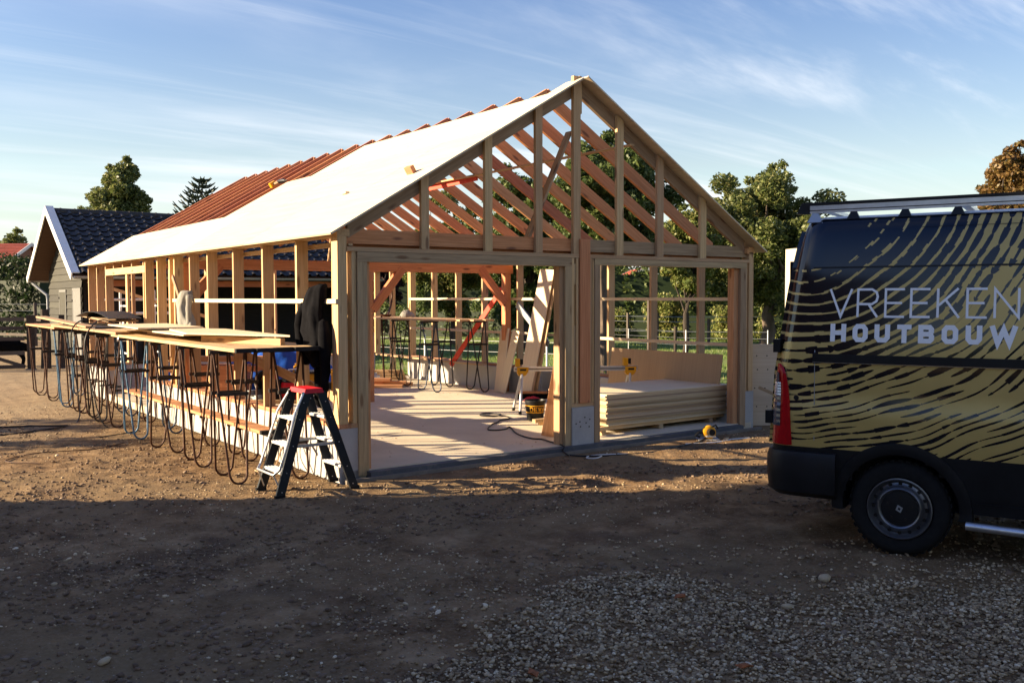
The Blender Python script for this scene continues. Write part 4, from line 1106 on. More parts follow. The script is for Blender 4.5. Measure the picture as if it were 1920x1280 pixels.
# body shell: stations along the van, each a full outline
REAR_OFF = [0, .004, .018, .04, .07, .11, .15]
stations = [('r', o) for o in REAR_OFF] + [('a', s) for s in list(np.arange(.55, -.62, -.045)) + list(np.arange(-.75, -2.5, -.25)) + list(np.arange(-2.6, -4.6, -.1)) + [-4.58]]
rc = .15
def top_at(s): return float(np.interp(-s, [2.55, 2.85, 3.0, 3.95, 4.35, 4.55, 4.59], [2.515, 2.46, 2.38, 1.32, 1.13, .98, .80]))
rows = []
for kind, o in stations:
    row = []
    for i, z in enumerate(ZL):
        if kind == 'r':
            s = s_rear(z)-o; inset = rc-math.sqrt(max(rc*rc-(rc-o)**2, 0)) if o < rc else 0
            y = max(HW[i]-inset, 0); zz = z
        else:
            s = o; zt = top_at(s); zz = z if zt >= 2.5 else .36+(z-.36)*(zt-.36)/(2.515-.36)
            y = hw(zz) if i < len(ZL)-5 else HW[i]*(hw(min(zz, 2.3))/.9 if zt < 2.5 else 1)
            y = min(y, HW[i] if i >= len(ZL)-5 else 9)
            if s < -3.9: y *= 1-.16*((-s-3.9)/.69)**2
        row.append((s, y, zz))
    rows.append(row)
verts, faces, fm = [], [], []
nz = len(ZL); ns = len(rows)
for side in (1, -1):
    for row in rows: verts += [(s, y*side, z) for s, y, z in row]
def vid(side, i, k): return (0 if side > 0 else ns*nz)+i*nz+k
ARC_R = .405
for side in (1, -1):
    for i in range(ns-1):
        for k in range(nz-1):
            q = [rows[i][k], rows[i][k+1], rows[i+1][k+1], rows[i+1][k]]
            cs, cz = sum(p[0] for p in q)/4, sum(p[2] for p in q)/4
            if any(math.hypot(cs-c0, cz-.345) < ARC_R for c0 in (0, -3.68)) and cz < .85: continue
            ids = [vid(side, i, k), vid(side, i, k+1), vid(side, i+1, k+1), vid(side, i+1, k)]
            faces.append(ids if side > 0 else ids[::-1]); fm.append(2 if k < 5 else (1 if k >= nz-4 else 0))
for i in (0, ns-1):                                             # close rear and front
    for k in range(nz-1):
        ids = [vid(1, i, k), vid(-1, i, k), vid(-1, i, k+1), vid(1, i, k+1)]
        faces.append(ids if i == 0 else ids[::-1]); fm.append(0 if 5 <= k else 2)
for i in range(ns-1):                                           # floor
    ids = [vid(1, i, 0), vid(1, i+1, 0), vid(-1, i+1, 0), vid(-1, i, 0)]; faces.append(ids); fm.append(2)
body = mesh_obj('body', verts, faces, [M['wrap'], M['van_white'], M['black_plastic']], van, smooth=True, fmat=fm)
body.data.set_sharp_from_angle(angle=R(38))
# strip that follows the side at height z
def side_strip(name, s0, s1, z0, z1, proud, mat, n=12, sides=(1, -1), parent=None):
    mb = MB()
    for sd in sides:
        q = []
        for i in range(n+1):
            s = s0+(s1-s0)*i/n
            q.append([(s, sd*(hw(z0)-.01), z0), (s, sd*(hw(z0)+proud), z0), (s, sd*(hw(z1)+proud), z1), (s, sd*(hw(z1)-.01), z1)])
        b = len(mb.v)
        for c in q: mb.v += c
        for i in range(n):
            for k in range(4):
                a0, a1 = b+i*4+k, b+i*4+(k+1) % 4
                f_ = (a0, a1, a1+4, a0+4); mb.f.append(f_ if sd > 0 else f_[::-1])
        mb.f += [(b, b+1, b+2, b+3), (b+n*4+3, b+n*4+2, b+n*4+1, b+n*4)]
    return mb.build(name, mat, parent or van)
side_strip('rub_strip', .612, -3.2, 1.392, 1.452, .022, M['black_plastic'])
side_strip('rub_strip_edge', .612, -3.2, 1.386, 1.391, .012, M['clear_lens'])
side_strip('belt_groove', .635, -2.4, 2.086, 2.098, .003, M['black_plastic'])
side_strip('roof_seam', -.10, -2.4, 2.372, 2.376, .002, M['black_plastic'])
side_strip('roof_gutter', .60, -2.6, 2.452, 2.462, .006, M['black_plastic'])
side_strip('door_seam', .598, .603, .80, 1.38, .0015, M['gold_seam'] if 'gold_seam' in M else M['zinc'], n=1)
side_strip('door_seam', .598, .603, 1.46, 2.44, .0015, M['zinc'], n=1)
side_strip('sill_trim', .36 if False else -.50, -3.2, .36, .44, .014, M['black_plastic'])
# wheel arches
for c0 in (0, -3.68):
    for sd in (1, -1):
        mb = MB(); n_ = 28
        for k in range(n_+1):
            a = R(-14)+R(208)*k/n_
            for rad, pr in ((.395, -.30), (.395, .012), (.43, .020), (.475, .012), (.485, -.02)):
                s, z = c0+rad*math.cos(a), .345+rad*math.sin(a); z = max(z, .30)
                mb.v.append((s, sd*(hw(max(.37, min(z, 2)))+pr), z))
        for k in range(n_):
            for j in range(4):
                f_ = (k*5+j, k*5+j+1, (k+1)*5+j+1, (k+1)*5+j); mb.f.append(f_[::-1] if sd > 0 else f_)
        mb.build('wheel_arch', M['black_plastic'], van, smooth=True)
MB().box(-.42, .42, -.70, .70, .30, .80).build('wheel_well', M['black_plastic'], van); MB().box(-4.1, -3.26, -.70, .70, .30, .80).build('wheel_well', M['black_plastic'], van)
# wheels
def wheel(c0, sd):
    e = MB(); off = -.02
    T_ = [(.215, -.19), (.235, -.215), (.30, -.222), (.325, -.212), (.341, -.185), (.344, -.12), (.344, -.06), (.341, -.03), (.325, -.006), (.30, .002), (.262, .0), (.232, -.006), (.215, -.03)]
    e.lathe(T_, 40, 'y', (0, 0, 0)); 
    for k in range(40):                                         # tread blocks
        a = 2*math.pi*k/40; ca, sa = math.cos(a), math.sin(a)
        e.bar((ca*.345, -.19, sa*.345), (ca*.345, -.02, sa*.345), .030, .010, up=(ca, 0, sa))
    w_ = e.build('wheel', M['rubber'], van, smooth=True)
    w_.location = (c0, sd*.985, .344)
    if sd < 0: w_.rotation_euler = (0, 0, math.pi)
    rim = MB(); rim.lathe([(.205, -.15), (.212, -.02), (.222, -.004), (.2225, .004), (.214, .006), (.205, -.006), (.196, -.026), (.186, -.034), (.172, -.030), (.160, -.018), (.150, -.002), (.143, .003), (.134, -.001), (.128, -.012), (.07, -.016), (.0, -.017)], 48, 'y')
    rim.build('rim', M['wheel_steel'], w_, smooth=True)
    for k in range(16):
        hb = MB()
        a = 2*math.pi*k/16; ca, sa = math.cos(a), math.sin(a)
        ring = [Vector((ca*.179+.0135*(ca*math.cos(b)-sa*math.sin(b)*1.0), -.0275, sa*.179+.0135*(sa*math.cos(b)+ca*math.sin(b)))) for b in [2*math.pi*j/10 for j in range(10)]]
        b0 = len(hb.v); hb.v += [tuple(p) for p in ring]+[tuple(p+Vector((0, -.03, 0))) for p in ring]
        hb.f += [tuple(b0+j for j in reversed(range(10)))]+[(b0+j, b0+(j+1) % 10, b0+10+(j+1) % 10, b0+10+j) for j in range(10)]
        hb.build('vent_hole', M['black_plastic'], w_)
    cap = MB(); cap.lathe([(.127, -.013), (.124, -.006), (.10, -.004), (.045, -.002), (0, -.001)], 40, 'y'); cap.build('hub_cap', M['black_plastic'], w_, smooth=True)
    lg = MB()                                                   # lozenge badge
    o_ = [(.026, 0), (.0, .030), (-.026, 0), (0, -.030)]; i_ = [(.011, 0), (0, .013), (-.011, 0), (0, -.013)]
    lg.v = [(x, .004, z) for x, z in o_]+[(x, .004, z) for x, z in i_]+[(x, -.002, z) for x, z in o_]
    lg.f = [(k, 4+k, 4+(k+1) % 4, (k+1) % 4) for k in range(4)]+[(k, (k+1) % 4, 8+(k+1) % 4, 8+k) for k in range(4)]
    lg.build('badge', M['zinc'], w_).rotation_euler = (0, R(20), 0)
    lb = MB()
    for k in range(5):
        a = 2*math.pi*k/5+.4; ca, sa = math.cos(a)*.085, math.sin(a)*.085; lb.tube([(ca, -.012, sa), (ca, .004, sa)], .010, 6)
    lb.build('wheel_bolt', M['steel_dark'], w_)
M['wheel_steel'] = plain('satin_wheel_steel', (.16, .165, .175), .34, .8, var=.15, scale=10)
for c0 in (0, -3.68):
    for sd in (1, -1): wheel(c0, sd)
# rear bumper, wrapping round the corner
def bumper():
    mb = MB(); prof = [(.36, -.02), (.40, .035), (.52, .05), (.66, .05), (.705, .035), (.715, -.02)]
    path = []
    for k in range(9): path.append((.46+.0*k if k == 0 else .46, 0))
    outline = [(.44, hw(.6)+.006), (.62, hw(.6)+.010), (.80, hw(.6)+.004), (.88, hw(.6)-.03), (.93, hw(.6)-.09), (.945, hw(.6)-.20), (.95, .5), (.95, 0)]
    outline = outline+[(s, -y) for s, y in outline[-2::-1]]
    n_ = len(outline); rows_ = []
    for i, (s, y) in enumerate(outline):
        p = Vector((s, y)); t_ = Vector(outline[min(i+1, n_-1)])-Vector(outline[max(i-1, 0)]); nr = Vector((-t_.y, t_.x)).normalized()
        if nr.dot(p-Vector((.2, 0))) < 0: nr = -nr
        for z, pr in prof: mb.v.append((s+nr.x*pr, y+nr.y*pr, z))
    q = len(prof)
    for i in range(n_-1):
        for k in range(q): 
            a, b = i*q+k, i*q+(k+1) % q; mb.f.append((a, b, b+q, a+q))
    mb.f += [tuple(reversed(range(q))), tuple((n_-1)*q+k for k in range(q))]
    return mb.build('bumper', M['black_plastic'], van, smooth=True)
bumper()
MB().box(-4.62, -4.30, -.9, .9, .36, .72).build('front_bumper', M['black_plastic'], van)
# tail lights hugging the corner
def tail_light(sd):
    mb = MB(); n_ = 8; zs = [.752, .80, .88, .98, 1.1, 1.2, 1.29, 1.345, 1.365]
    ws = [.175, .170, .160, .148, .132, .115, .09, .055, .03]
    def P_(z, u, pr):                      # u: 0 at rear edge .. 1 at the front edge of the lamp
        d = .006+u; 
        s = s_rear(z)-d; inset = rc-math.sqrt(max(rc*rc-(rc-d)**2, 0)) if d < rc else 0
        return (s+pr*(.7 if d < .06 else .2), sd*(hw(z)-inset+pr), z)
    for pr in (.016, -.01):
        for z, w_ in zip(zs, ws):
            for k in range(6): mb.v.append(P_(z, w_*k/5, pr if 0 < k < 5 else pr*.4))
    nn = len(zs)
    for i in range(nn-1):
        for k in range(5):
            f_ = (i*6+k, i*6+k+1, (i+1)*6+k+1, (i+1)*6+k); mb.f.append(f_ if sd < 0 else f_[::-1])
    o = mb.build('tail_light', M['red_lens'], van, smooth=True)
    for (z0, z1, mt, nm) in ((.895, 1.115, M['smoke_lens'], 'lower_lens'), (1.118, 1.225, M['clear_lens'], 'upper_lens'), (1.228, 1.30, M['smoke_lens'], 'top_lens')):
        m2 = MB(); rows2 = 10
        for i in range(rows2+1):
            z = z0+(z1-z0)*i/rows2
            wv = float(np.interp(z, zs, ws))*.47
            for k in range(4): m2.v.append(P_(z, .004+wv*k/3, .019+(.002 if i % 2 else 0)))
        for i in range(rows2):
            for k in range(3):
                f_ = (i*4+k, i*4+k+1, (i+1)*4+k+1, (i+1)*4+k); m2.f.append(f_ if sd < 0 else f_[::-1])
        m2.build(nm, mt, o)
    return o
tail_light(1); tail_light(-1)
# rear doors stand slightly proud; hinges, ladder on the doors, tow ball
for sd in (1, -1):
    mb = MB(); zz = [.74, .9, 1.1, 1.3, 1.5, 1.7, 1.9, 2.1, 2.25, 2.38]
    for z in zz:
        for pr in (-.03, .03):
            for y in (.02, hw(z)-.13): mb.v.append((s_rear(z)+pr, sd*y, z))
    for i in range(len(zz)-1):
        a = i*4
        for q in ((2, 3, 7, 6), (1, 0, 4, 5), (3, 1, 5, 7), (0, 2, 6, 4)):
            f_ = tuple(a+j for j in q); mb.f.append(f_ if sd > 0 else f_[::-1])
    mb.f += [(0, 1, 3, 2), tuple(a+4+j for j in (2, 3, 1, 0))]
    if sd < 0: continue
    d_ = mb.build('rear_door', M['wrap'], van)
    MB().box(s_rear(1.8)-.02, s_rear(1.8)+.025, sd*.15 if sd > 0 else -.75, .75 if sd > 0 else -.15, 1.55, 2.15).build('window', M['van_glass'], d_)
    for z in (.95, 1.50): box('hinge', s_rear(z)+.0, s_rear(z)+.055, (hw(z)-.13) if sd > 0 else -(hw(z)-.06), (hw(z)-.06) if sd > 0 else -(hw(z)-.13), z-.05, z+.05, M['black_plastic'], van)
# the far rear door stands open, straight back from its hinges
da = R(46)
M['door_cream'] = plain('cream_door_paint', (.50, .47, .38), .5, var=.05)
dr = member('open_rear_door', (.94, -.97, 1.41), (.94+.80*math.cos(da), -.97-.80*math.sin(da), 1.41), .045, 1.90, M['door_cream'], van)
MB().box(-.30, .30, -.026, .026, .18, .80).build('door_window', M['van_glass'], dr)
MB().box(-.31, .31, -.030, .030, -.75, -.05).build('door_lining', M['zinc'], dr)
MB().box(.36, .43, -.03, .03, -.38, -.26).build('door_latch', M['black_plastic'], dr)
mb = MB(); mb.box(.9, 1.08, -.05, .05, .42, .46); mb.tube([(1.07, 0, .46), (1.07, 0, .50)], .016, 8); mb.lathe([(.001, .485), (.018, .49), (.027, .508), (.027, .522), (.018, .542), (.001, .548)], 16, 'z', (1.07, 0, 0)); mb.build('tow_ball', M['steel_dark'], van, smooth=True)
# fuel cap dot and side step
mb = MB(); y = hw(1.12); mb.lathe([(.0, y+.006), (.018, y+.006), (.022, y-.006)], 16, 'y', (.735, 0, 1.115)); mb.build('side_reflector', M['black_plastic'], van)
for sd in (1, -1): MB().tube([(-.44, sd*1.03, .285), (-1.2, sd*1.035, .272), (-2.9, sd*1.035, .272)], .030, 12).build('side_step', M['alu'], van, smooth=True)
# cab glass, lamps
mb = MB()
mb.add([(-3.06, -.78, 2.34), (-3.06, .78, 2.34), (-3.93, .86, 1.385), (-3.93, -.86, 1.385), (-3.02, -.78, 2.30), (-3.02, .78, 2.30), (-3.89, .86, 1.35), (-3.89, -.86, 1.35)], [(0, 1, 2, 3), (4, 7, 6, 5), (0, 4, 5, 1), (1, 5, 6, 2), (2, 6, 7, 3), (3, 7, 4, 0)]); mb.build('windscreen', M['van_glass'], van)
side_strip('cab_window', -2.62, -3.35, 1.52, 2.0, .004, M['van_glass'], n=4)
for sd in (1, -1):
    box('headlight', -4.56, -4.30, sd*.78-.13, sd*.78+.13, .78, 1.02, M['clear_lens'], van)
    box('mirror', -3.42, -3.28, sd*1.14-.1, sd*1.14+.1, 1.45, 1.80, M['black_plastic'], van)
# roof rack
for sd in (1, -1):
    mb = MB(); mb.prism([(.0, 2.505), (.035, 2.505), (.045, 2.53), (.045, 2.56), (.0, 2.575)], 0, 1)
    rail = box('rack_rail', -3.0, .70, sd*.80-.02, sd*.80+.02, 2.512, 2.568, M['alu'], van)
    box('rail_groove', -3.0, .70, sd*.8205-.002, sd*.8205+.002, 2.528, 2.534, M['steel_dark'], van)
    box('rail_cover', -3.0, .70, sd*.80-.024, sd*.80+.024, 2.569, 2.592, M['black_plastic'], van)
    e = MB(); e.add([(.70, sd*.80-.024, 2.505), (.70, sd*.80+.024, 2.505), (.70, sd*.80+.024, 2.594), (.70, sd*.80-.024, 2.594), (.80, sd*.79-.02, 2.510), (.80, sd*.79+.02, 2.510), (.765, sd*.79+.02, 2.592), (.765, sd*.79-.02, 2.592)], BOXF); e.build('rail_end_cap', M['black_plastic'], van)
    for s in (.66, .38, .02, -.38 if False else -.33, -1.2, -2.1, -2.9):
        f_ = MB(); z0 = 2.44
        f_.add([(s-.055, sd*.815-.03, z0), (s+.055, sd*.815-.03, z0), (s+.055, sd*.815+.025, z0), (s-.055, sd*.815+.025, z0), (s-.02, sd*.80-.015, 2.513), (s+.02, sd*.80-.015, 2.513), (s+.02, sd*.80+.018, 2.513), (s-.02, sd*.80+.018, 2.513)], BOXF)
        f_.build('rack_foot', M['black_plastic'] if s != .66 else M['zinc'], van)
for s in (.62, -.35, -1.2, -2.1, -2.9): box('cross_bar', s-.03, s+.03, -.78, .78, 2.535, 2.565, M['alu'], van)

# lettering: strokes laid on the side panel
def ribbon(pts, wd, z0, lift, close=False):
    """mitred flat ribbon along pts given as (s,z)"""
    n_ = len(pts); L_, R_ = [], []
    for i in range(n_):
        p = Vector(pts[i])
        a = Vector(pts[i-1]) if (i > 0 or close) else None
        b = Vector(pts[(i+1) % n_]) if (i < n_-1 or close) else None
        d1 = (p-a).normalized() if a is not None else None; d2 = (b-p).normalized() if b is not None else None
        if d1 is None: d1 = d2
        if d2 is None: d2 = d1
        n1 = Vector((-d1.y, d1.x)); n2 = Vector((-d2.y, d2.x)); mt = (n1+n2)
        if mt.length < 1e-5: mt = n1
        mt.normalize(); k = 1/max(mt.dot(n1), .35)
        L_.append(p+mt*wd/2*k); R_.append(p-mt*wd/2*k)
    return L_, R_
def letter(ch, x0, z0, w_, h_, wd, strokes):
    mb = MB(); lift = .003
    for si, (pts, close) in enumerate(strokes):
        P_ = [(x0-u*w_, z0+v*h_) for u, v in pts]
        # keep strokes inside the box
        L_, R_ = ribbon(P_, wd, z0, lift, close); b = len(mb.v); n_ = len(P_); lf = lift+si*.0006
        for a_, c_ in zip(L_, R_):
            mb.v += [(a_.x, hw(a_.y)+lf, a_.y), (c_.x, hw(c_.y)+lf, c_.y)]
        for i in range(n_-1 if not close else n_):
            j = (i+1) % n_; mb.f.append((b+2*i, b+2*i+1, b+2*j+1, b+2*j))
    o = mb.build('letter', M['letter'], van); o.data.flip_normals() if False else None
    return o
ST = {
 'V': [([(0, 1), (.5, 0.02), (1, 1)], False)],
 'R': [([(.04, 0), (.04, .98), (.72, .98), (.94, .88), (1, .72), (.94, .56), (.72, .46), (.06, .46)], False), ([(.56, .46), (1, 0)], False)],
 'E': [([(1, .98), (.04, .98), (.04, .02), (1, .02)], False), ([(.06, .5), (.88, .5)], False)],
 'K': [([(.04, 0), (.04, 1)], False), ([(.95, 1), (.08, .42)], False), ([(.40, .60), (1, 0)], False)],
 'N': [([(.03, 0), (.03, .97), (.97, .03), (.97, 1)], False)],
 'H': [([(.14, 0), (.14, 1)], False), ([(.86, 0), (.86, 1)], False), ([(.14, .5), (.86, .5)], False)],
 'O': [([(.14, .28), (.14, .72), (.30, .87), (.70, .87), (.86, .72), (.86, .28), (.70, .13), (.30, .13)], True)],
 'U': [([(.14, 1), (.14, .28), (.30, .13), (.70, .13), (.86, .28), (.86, 1)], False)],
 'T': [([(0, .87), (1, .87)], False), ([(.5, .8), (.5, 0)], False)],
 'B': [([(.14, .13), (.14, .87), (.72, .87), (.84, .76), (.84, .62), (.74, .5), (.86, .38), (.86, .24), (.74, .13)], True), ([(.2, .5), (.74, .5)], False)],
 'W': [([(.06, 1), (.28, .1), (.5, .8), (.72, .1), (.94, 1)], False)],
}
# positions measured along the side (towards the front is negative)
for ch, a, b in (('V', .512, .388), ('R', .345, .235), ('E', .185, .085), ('E', .028, -.078), ('K', -.128, -.245), ('E', -.305, -.420), ('N', -.480, -.605)):
    pass
edges = {'VREEKEN': [(1555, 1595.5), (1605.5, 1644), (1657.5, 1694.5), (1705.5, 1742.5), (1755.5, 1797.5), (1811, 1850), (1863, 1911)],
         'HOUTBOUW': [(1558, 1586.5), (1600, 1627), (1641, 1668.5), (1682.5, 1709.5), (1723, 1751.5), (1767, 1796.5), (1812, 1841.5), (1857.5, 1908)]}
def s_of(px_):                      # where a viewing direction meets the side panel
    d = rr*((px_-960)/1750.56)+uu*(-(600-640)/1750.56)+fwd; p0 = VORG+nvx*1.01
    k_ = (p0-CAM).dot(nvx)/d.dot(nvx); return (CAM+d*k_-VORG).dot(dvx)
for word, z0, h_, wd in (('VREEKEN', 1.727, .205, .0165), ('HOUTBOUW', 1.545, .131, .034)):
    for ch, (a, b) in zip(word, edges[word]):
        sa, sb = s_of(a), s_of(b); letter(ch, sa, z0, sa-sb, h_, wd, ST[ch])

# ------------------------------------------------------------------ steel trestles and the long table
H_T = 1.345
def trestle(x, y, z, rz, mat, label, low=False, group='hairpin trestles under the long table'):
    root = thing('trestle', label, 'trestle', (x, y, z), rz, group)
    MB().box(-.20, .20, -.02, .02, H_T-.035, H_T).build('top_bar', M['steel_dark'], root)
    for sg in (-1, 1):
        pts = [(-.165, sg*.02, H_T-.03), (-.122, sg*.155, .66)]
        rb = .082
        pts += [(-.088, sg*.272, .09)]
        for k in range(1, 8):
            a = math.pi*k/8; pts.append((-rb*math.cos(a), sg*(.272+.015), .09-rb*math.sin(a)))
        pts += [(.088, sg*.272, .09), (.122, sg*.155, .66), (.165, sg*.02, H_T-.03)]
        MB().tube(pts, .0125, 7).build('leg', mat, root, smooth=True)
        zc_ = .90; u = (H_T-zc_)/H_T
        MB().box(-.16, .16, sg*(.03+.24*u)-.012, sg*(.03+.24*u)+.012, zc_-.018, zc_+.018).build('cross_bar', M['steel_dark'], root)
        if low:
            u = (H_T-.37)/H_T
            MB().box(-.13, .13, sg*(.02+.252*u)-.012, sg*(.02+.252*u)+.012, .36, .39).build('cross_bar', M['steel_dark'], root)
    return root
G_L = 'hairpin trestles under the long table beside the left wall'
left_row = [(.72, 'rust', 'rusty hairpin trestle nearest the stepladder, outer row under the long table'), (1.87, 'rust', 'second rusty trestle from the near end in the outer row of the long table'),
            (3.05, 'rust', 'third rusty trestle from the near end in the outer row, just before the blue one'), (4.45, 'blue_steel', 'pale blue trestle in the middle of the outer row of the long table'),
            (5.80, 'rust', 'rusty trestle just beyond the middle blue one in the outer row'), (7.35, 'rust', 'dark trestle between the two blue ones, towards the far end of the long table'),
            (9.05, 'blue_steel', 'pale blue trestle near the far end of the long table'), (6.6, 'steel_dark', 'thin dark trestle squeezed in behind the middle blue one, outer row'), (8.2, 'rust', 'rusty trestle just before the farther blue one, outer row'), (10.2, 'rust', 'rusty trestle just beyond the farther blue one'), (11.4, 'rust', 'farthest rusty trestle at the very end of the long table')]
for y, mt, lab in left_row: trestle(-.86+random.uniform(-.02, .02), y, -.083, R(random.uniform(-9, 9)), M[mt], lab, False, G_L)
right_row = [(.62, 'rust', 'rusty trestle directly behind the stepladder, inner row of the long table'), (1.95, 'rust', 'second rusty trestle of the inner row, carrying the low plank'), (3.3, 'rust', 'third trestle of the inner row carrying the low plank'),
             (4.7, 'navy_steel', 'dark blue trestle half hidden in the inner row of the long table'), (6.1, 'rust', 'trestle of the inner row at the far end of the low plank'), (8.2, 'rust', 'trestle of the inner row beside the door opening'), (7.1, 'navy_steel', 'dark blue trestle of the inner row just past the low plank'), (9.5, 'rust', 'rusty trestle of the inner row in front of the door opening'), (10.9, 'navy_steel', 'farthest dark blue trestle of the inner row')]
for y, mt, lab in right_row: trestle(-.30+random.uniform(-.02, .02), y, -.083, R(random.uniform(-9, 9)), M[mt], lab, True, G_L)
zt = H_T-.083
def plank(name, x, y0, y1, z0, w, th, mat, lab, cat='plank', group=None, caps='', dx=0.0):
    root = thing(name, lab, cat, (x, y0, z0), 0, group)
    member('board', (0, 0, th/2), (dx, y1-y0, th/2), w, th, mat, root)
    if 'n' in caps: member('end_band', (-.0, -.004, th/2), (.0, .05, th/2), w+.006, th+.006, M['black_plastic'], root)
    if 'f' in caps: member('end_band', (dx, y1-y0-.05, th/2), (dx, y1-y0+.004, th/2), w+.006, th+.006, M['black_plastic'], root)
    return root
G_P = 'scaffold planks of the long table'
for i, x in enumerate((-.905, -.708, -.512, -.315, -.118)):
    nm = ('outermost', 'second', 'middle', 'fourth', 'innermost')[i]
    y0 = .13+(.04, .0, .03, -.01, .02)[i]
    plank('scaffold_plank', x, y0, y0+5.0, zt+.001, .190, .034, M['plank'], f'{nm} scaffold plank with a black end band at the near end of the long table', group=G_P, caps='nf')
for i, x in enumerate((-.93, -.72, -.50)):
    nm = ('outer', 'middle', 'inner')[i]
    plank('scaffold_plank', x, 4.75+.25*i, 9.4+.2*i, zt+.036, .195, .034, M['plank'], f'{nm} scaffold plank of the middle length of the long table, lapped over the near ones', group=G_P, caps='', dx=.02)
for i, x in enumerate((-.95, -.74, -.52)):
    nm = ('outer', 'middle', 'inner')[i]
    plank('scaffold_plank', x, 8.9+.2*i, 11.72-.1*i, zt+.001 if i != 0 else zt+.002, .195, .034, M['douglas_light' if i == 0 else 'plank'], f'{nm} scaffold plank at the far end of the long table', group=G_P, caps='')
plank('low_plank', -.33, 1.02, 6.85, .312, .20, .036, M['douglas_light'], 'long brown plank with a black end lying low across the inner trestles', caps='n')
# plywood on the table
zt2 = zt+.036
def flat(name, pts, z0, th, mat, lab, cat, group=None):
    cx = sum(p[0] for p in pts)/len(pts); cy = sum(p[1] for p in pts)/len(pts); n_ = len(pts)
    mb = MB(); mb.v = [(x-cx, y-cy, 0) for x, y in pts]+[(x-cx, y-cy, th) for x, y in pts]
    mb.f = [tuple(reversed(range(n_))), tuple(range(n_, 2*n_))]+[(i, (i+1) % n_, n_+(i+1) % n_, n_+i) for i in range(n_)]
    o = mb.build(name, mat, loc=(cx, cy, z0)); return tag(o, lab, cat, group)
def rect(x0, y0, L, w_, ang):
    c_, s_ = math.cos(R(ang)), math.sin(R(ang)); return [(x0, y0), (x0+w_*c_, y0+w_*s_), (x0+w_*c_-L*s_, y0+w_*s_+L*c_), (x0-L*s_, y0+L*c_)]
def bearer(lab, x0, y0, x1, y1, z0, h=.07):
    o = member('batten', (x0, y0, z0+h/2), (x1, y1, z0+h/2), .06, h, M['pine']); tag(o, lab, 'batten', 'battens under the plywood on the long table')
bearer('batten lying along the table under the near end of the plywood', -.34, .62, -.74, 1.95, zt2+.0)
bearer('short batten propping the inner edge of the plywood on the table', -.15, 1.9, -.15, 3.3, zt2+.0)
bearer('batten under the far end of the plywood on the table', -.62, 3.2, -.62, 4.6, zt2+.0)
G_S = 'plywood sheets on the long table'
pz = zt2+.071
flat('plywood_sheet', [(-.99, 1.86), (-.31, .49), (-.12, 2.98), (-.75, 4.35)], pz, .018, M['sheet'], 'topmost pale plywood offcut at the near end of the long table', 'plywood', G_S) if False else None
flat('plywood_sheet', rect(-.98, 1.9, 2.3, .85, -2), pz, .018, M['sheet'], 'lower pale plywood sheet lying across the battens of the long table', 'plywood', G_S)
flat('plywood_sheet', [(-.96, 1.86), (-.31, .50), (-.13, 2.95), (-.62, 3.9)], pz+.019, .018, M['sheet'], 'pale plywood sheet on the long table with its corner pointing at the black jacket', 'plywood', G_S)
flat('plywood_sheet', rect(-1.08, 3.4, 2.0, .80, -3), pz+.038 if False else pz+.020+.018, .018, M['sheet'], 'pale plywood sheet overlapping the others towards the middle of the long table', 'plywood', G_S)
# darker panels and loose boards towards the far end
fz = zt2+.036
flat('metal_sheet', rect(-.95, 6.3, 2.9, .55, -2), fz+.0, .022, M['steel_dark'], 'dark grey panel lying on the far half of the long table', 'panel')
o = flat('board', rect(-1.02, 6.6, 3.6, .16, 1.5), fz+.055, .03, M['plank'], 'long raised board on top of the dark panel at the far half of the table', 'board'); o.rotation_euler = (R(1.6), 0, 0)
o = flat('board', rect(-.6, 7.0, 3.2, .45, -4), fz+.10, .03, M['pine_grey'], 'weathered board topmost at the far end of the long table', 'board'); o.rotation_euler = (R(.8), 0, 0)
mb = MB(); n_ = 12
for i in range(n_+1):
    u = i/n_
    for w_ in (0, .5): mb.v += [(-.62+w_, 6.9+2.4*u, fz+.14+.10*math.sin(u*math.pi)), (-.62+w_, 6.9+2.4*u, fz+.132+.10*math.sin(u*math.pi))]
for i in range(n_):
    a = i*4; mb.f += [(a, a+2, a+6, a+4), (a+3, a+1, a+5, a+7), (a+1, a, a+4, a+5), (a+2, a+3, a+7, a+6)]
mb.f += [(0, 1, 3, 2), (n_*4+2, n_*4+3, n_*4+1, n_*4)]
tag(mb.build('roofing_felt', M['black_plastic'], smooth=True), 'arched strip of black felt on the boards at the far end of the table', 'felt')
def cable(lab, pts, r_, mat, name='cable', cat='cable', group=None):
    # smooth through the points
    P_ = [Vector(p) for p in pts]; out = []
    for i in range(len(P_)-1):
        p0, p1, p2, p3 = P_[max(i-1, 0)], P_[i], P_[i+1], P_[min(i+2, len(P_)-1)]
        for k in range(6):
            u = k/6; out.append(.5*((2*p1)+(-p0+p2)*u+(2*p0-5*p1+4*p2-p3)*u*u+(-p0+3*p1-3*p2+p3)*u**3))
    out.append(P_[-1]); return tag(MB().tube(out, r_, 6).build(name, mat, smooth=True), lab, cat, group)
cable('black cable looping off the far half of the long table to the ground', [(-.7, 7.6, fz+.09), (-.95, 7.3, fz+.10), (-1.12, 7.1, 1.28), (-1.14, 7.0, .9), (-1.1, 6.9, .4), (-1.15, 6.6, -.05), (-1.6, 5.9, -.065), (-2.6, 5.6, -.065), (-2.9, 6.3, -.065), (-2.2, 6.5, -.065), (-1.4, 6.1, -.065)], .011, M['black_plastic'])
cable('black cable hanging over the table edge next to the dark panel', [(-.6, 6.4, fz+.05), (-.9, 6.2, fz+.13), (-1.12, 6.05, 1.27), (-1.16, 6.0, .95), (-1.1, 5.9, .5), (-1.0, 5.6, -.05), (-.7, 5.0, -.07), (-1.3, 4.6, -.07)], .010, M['black_plastic'])
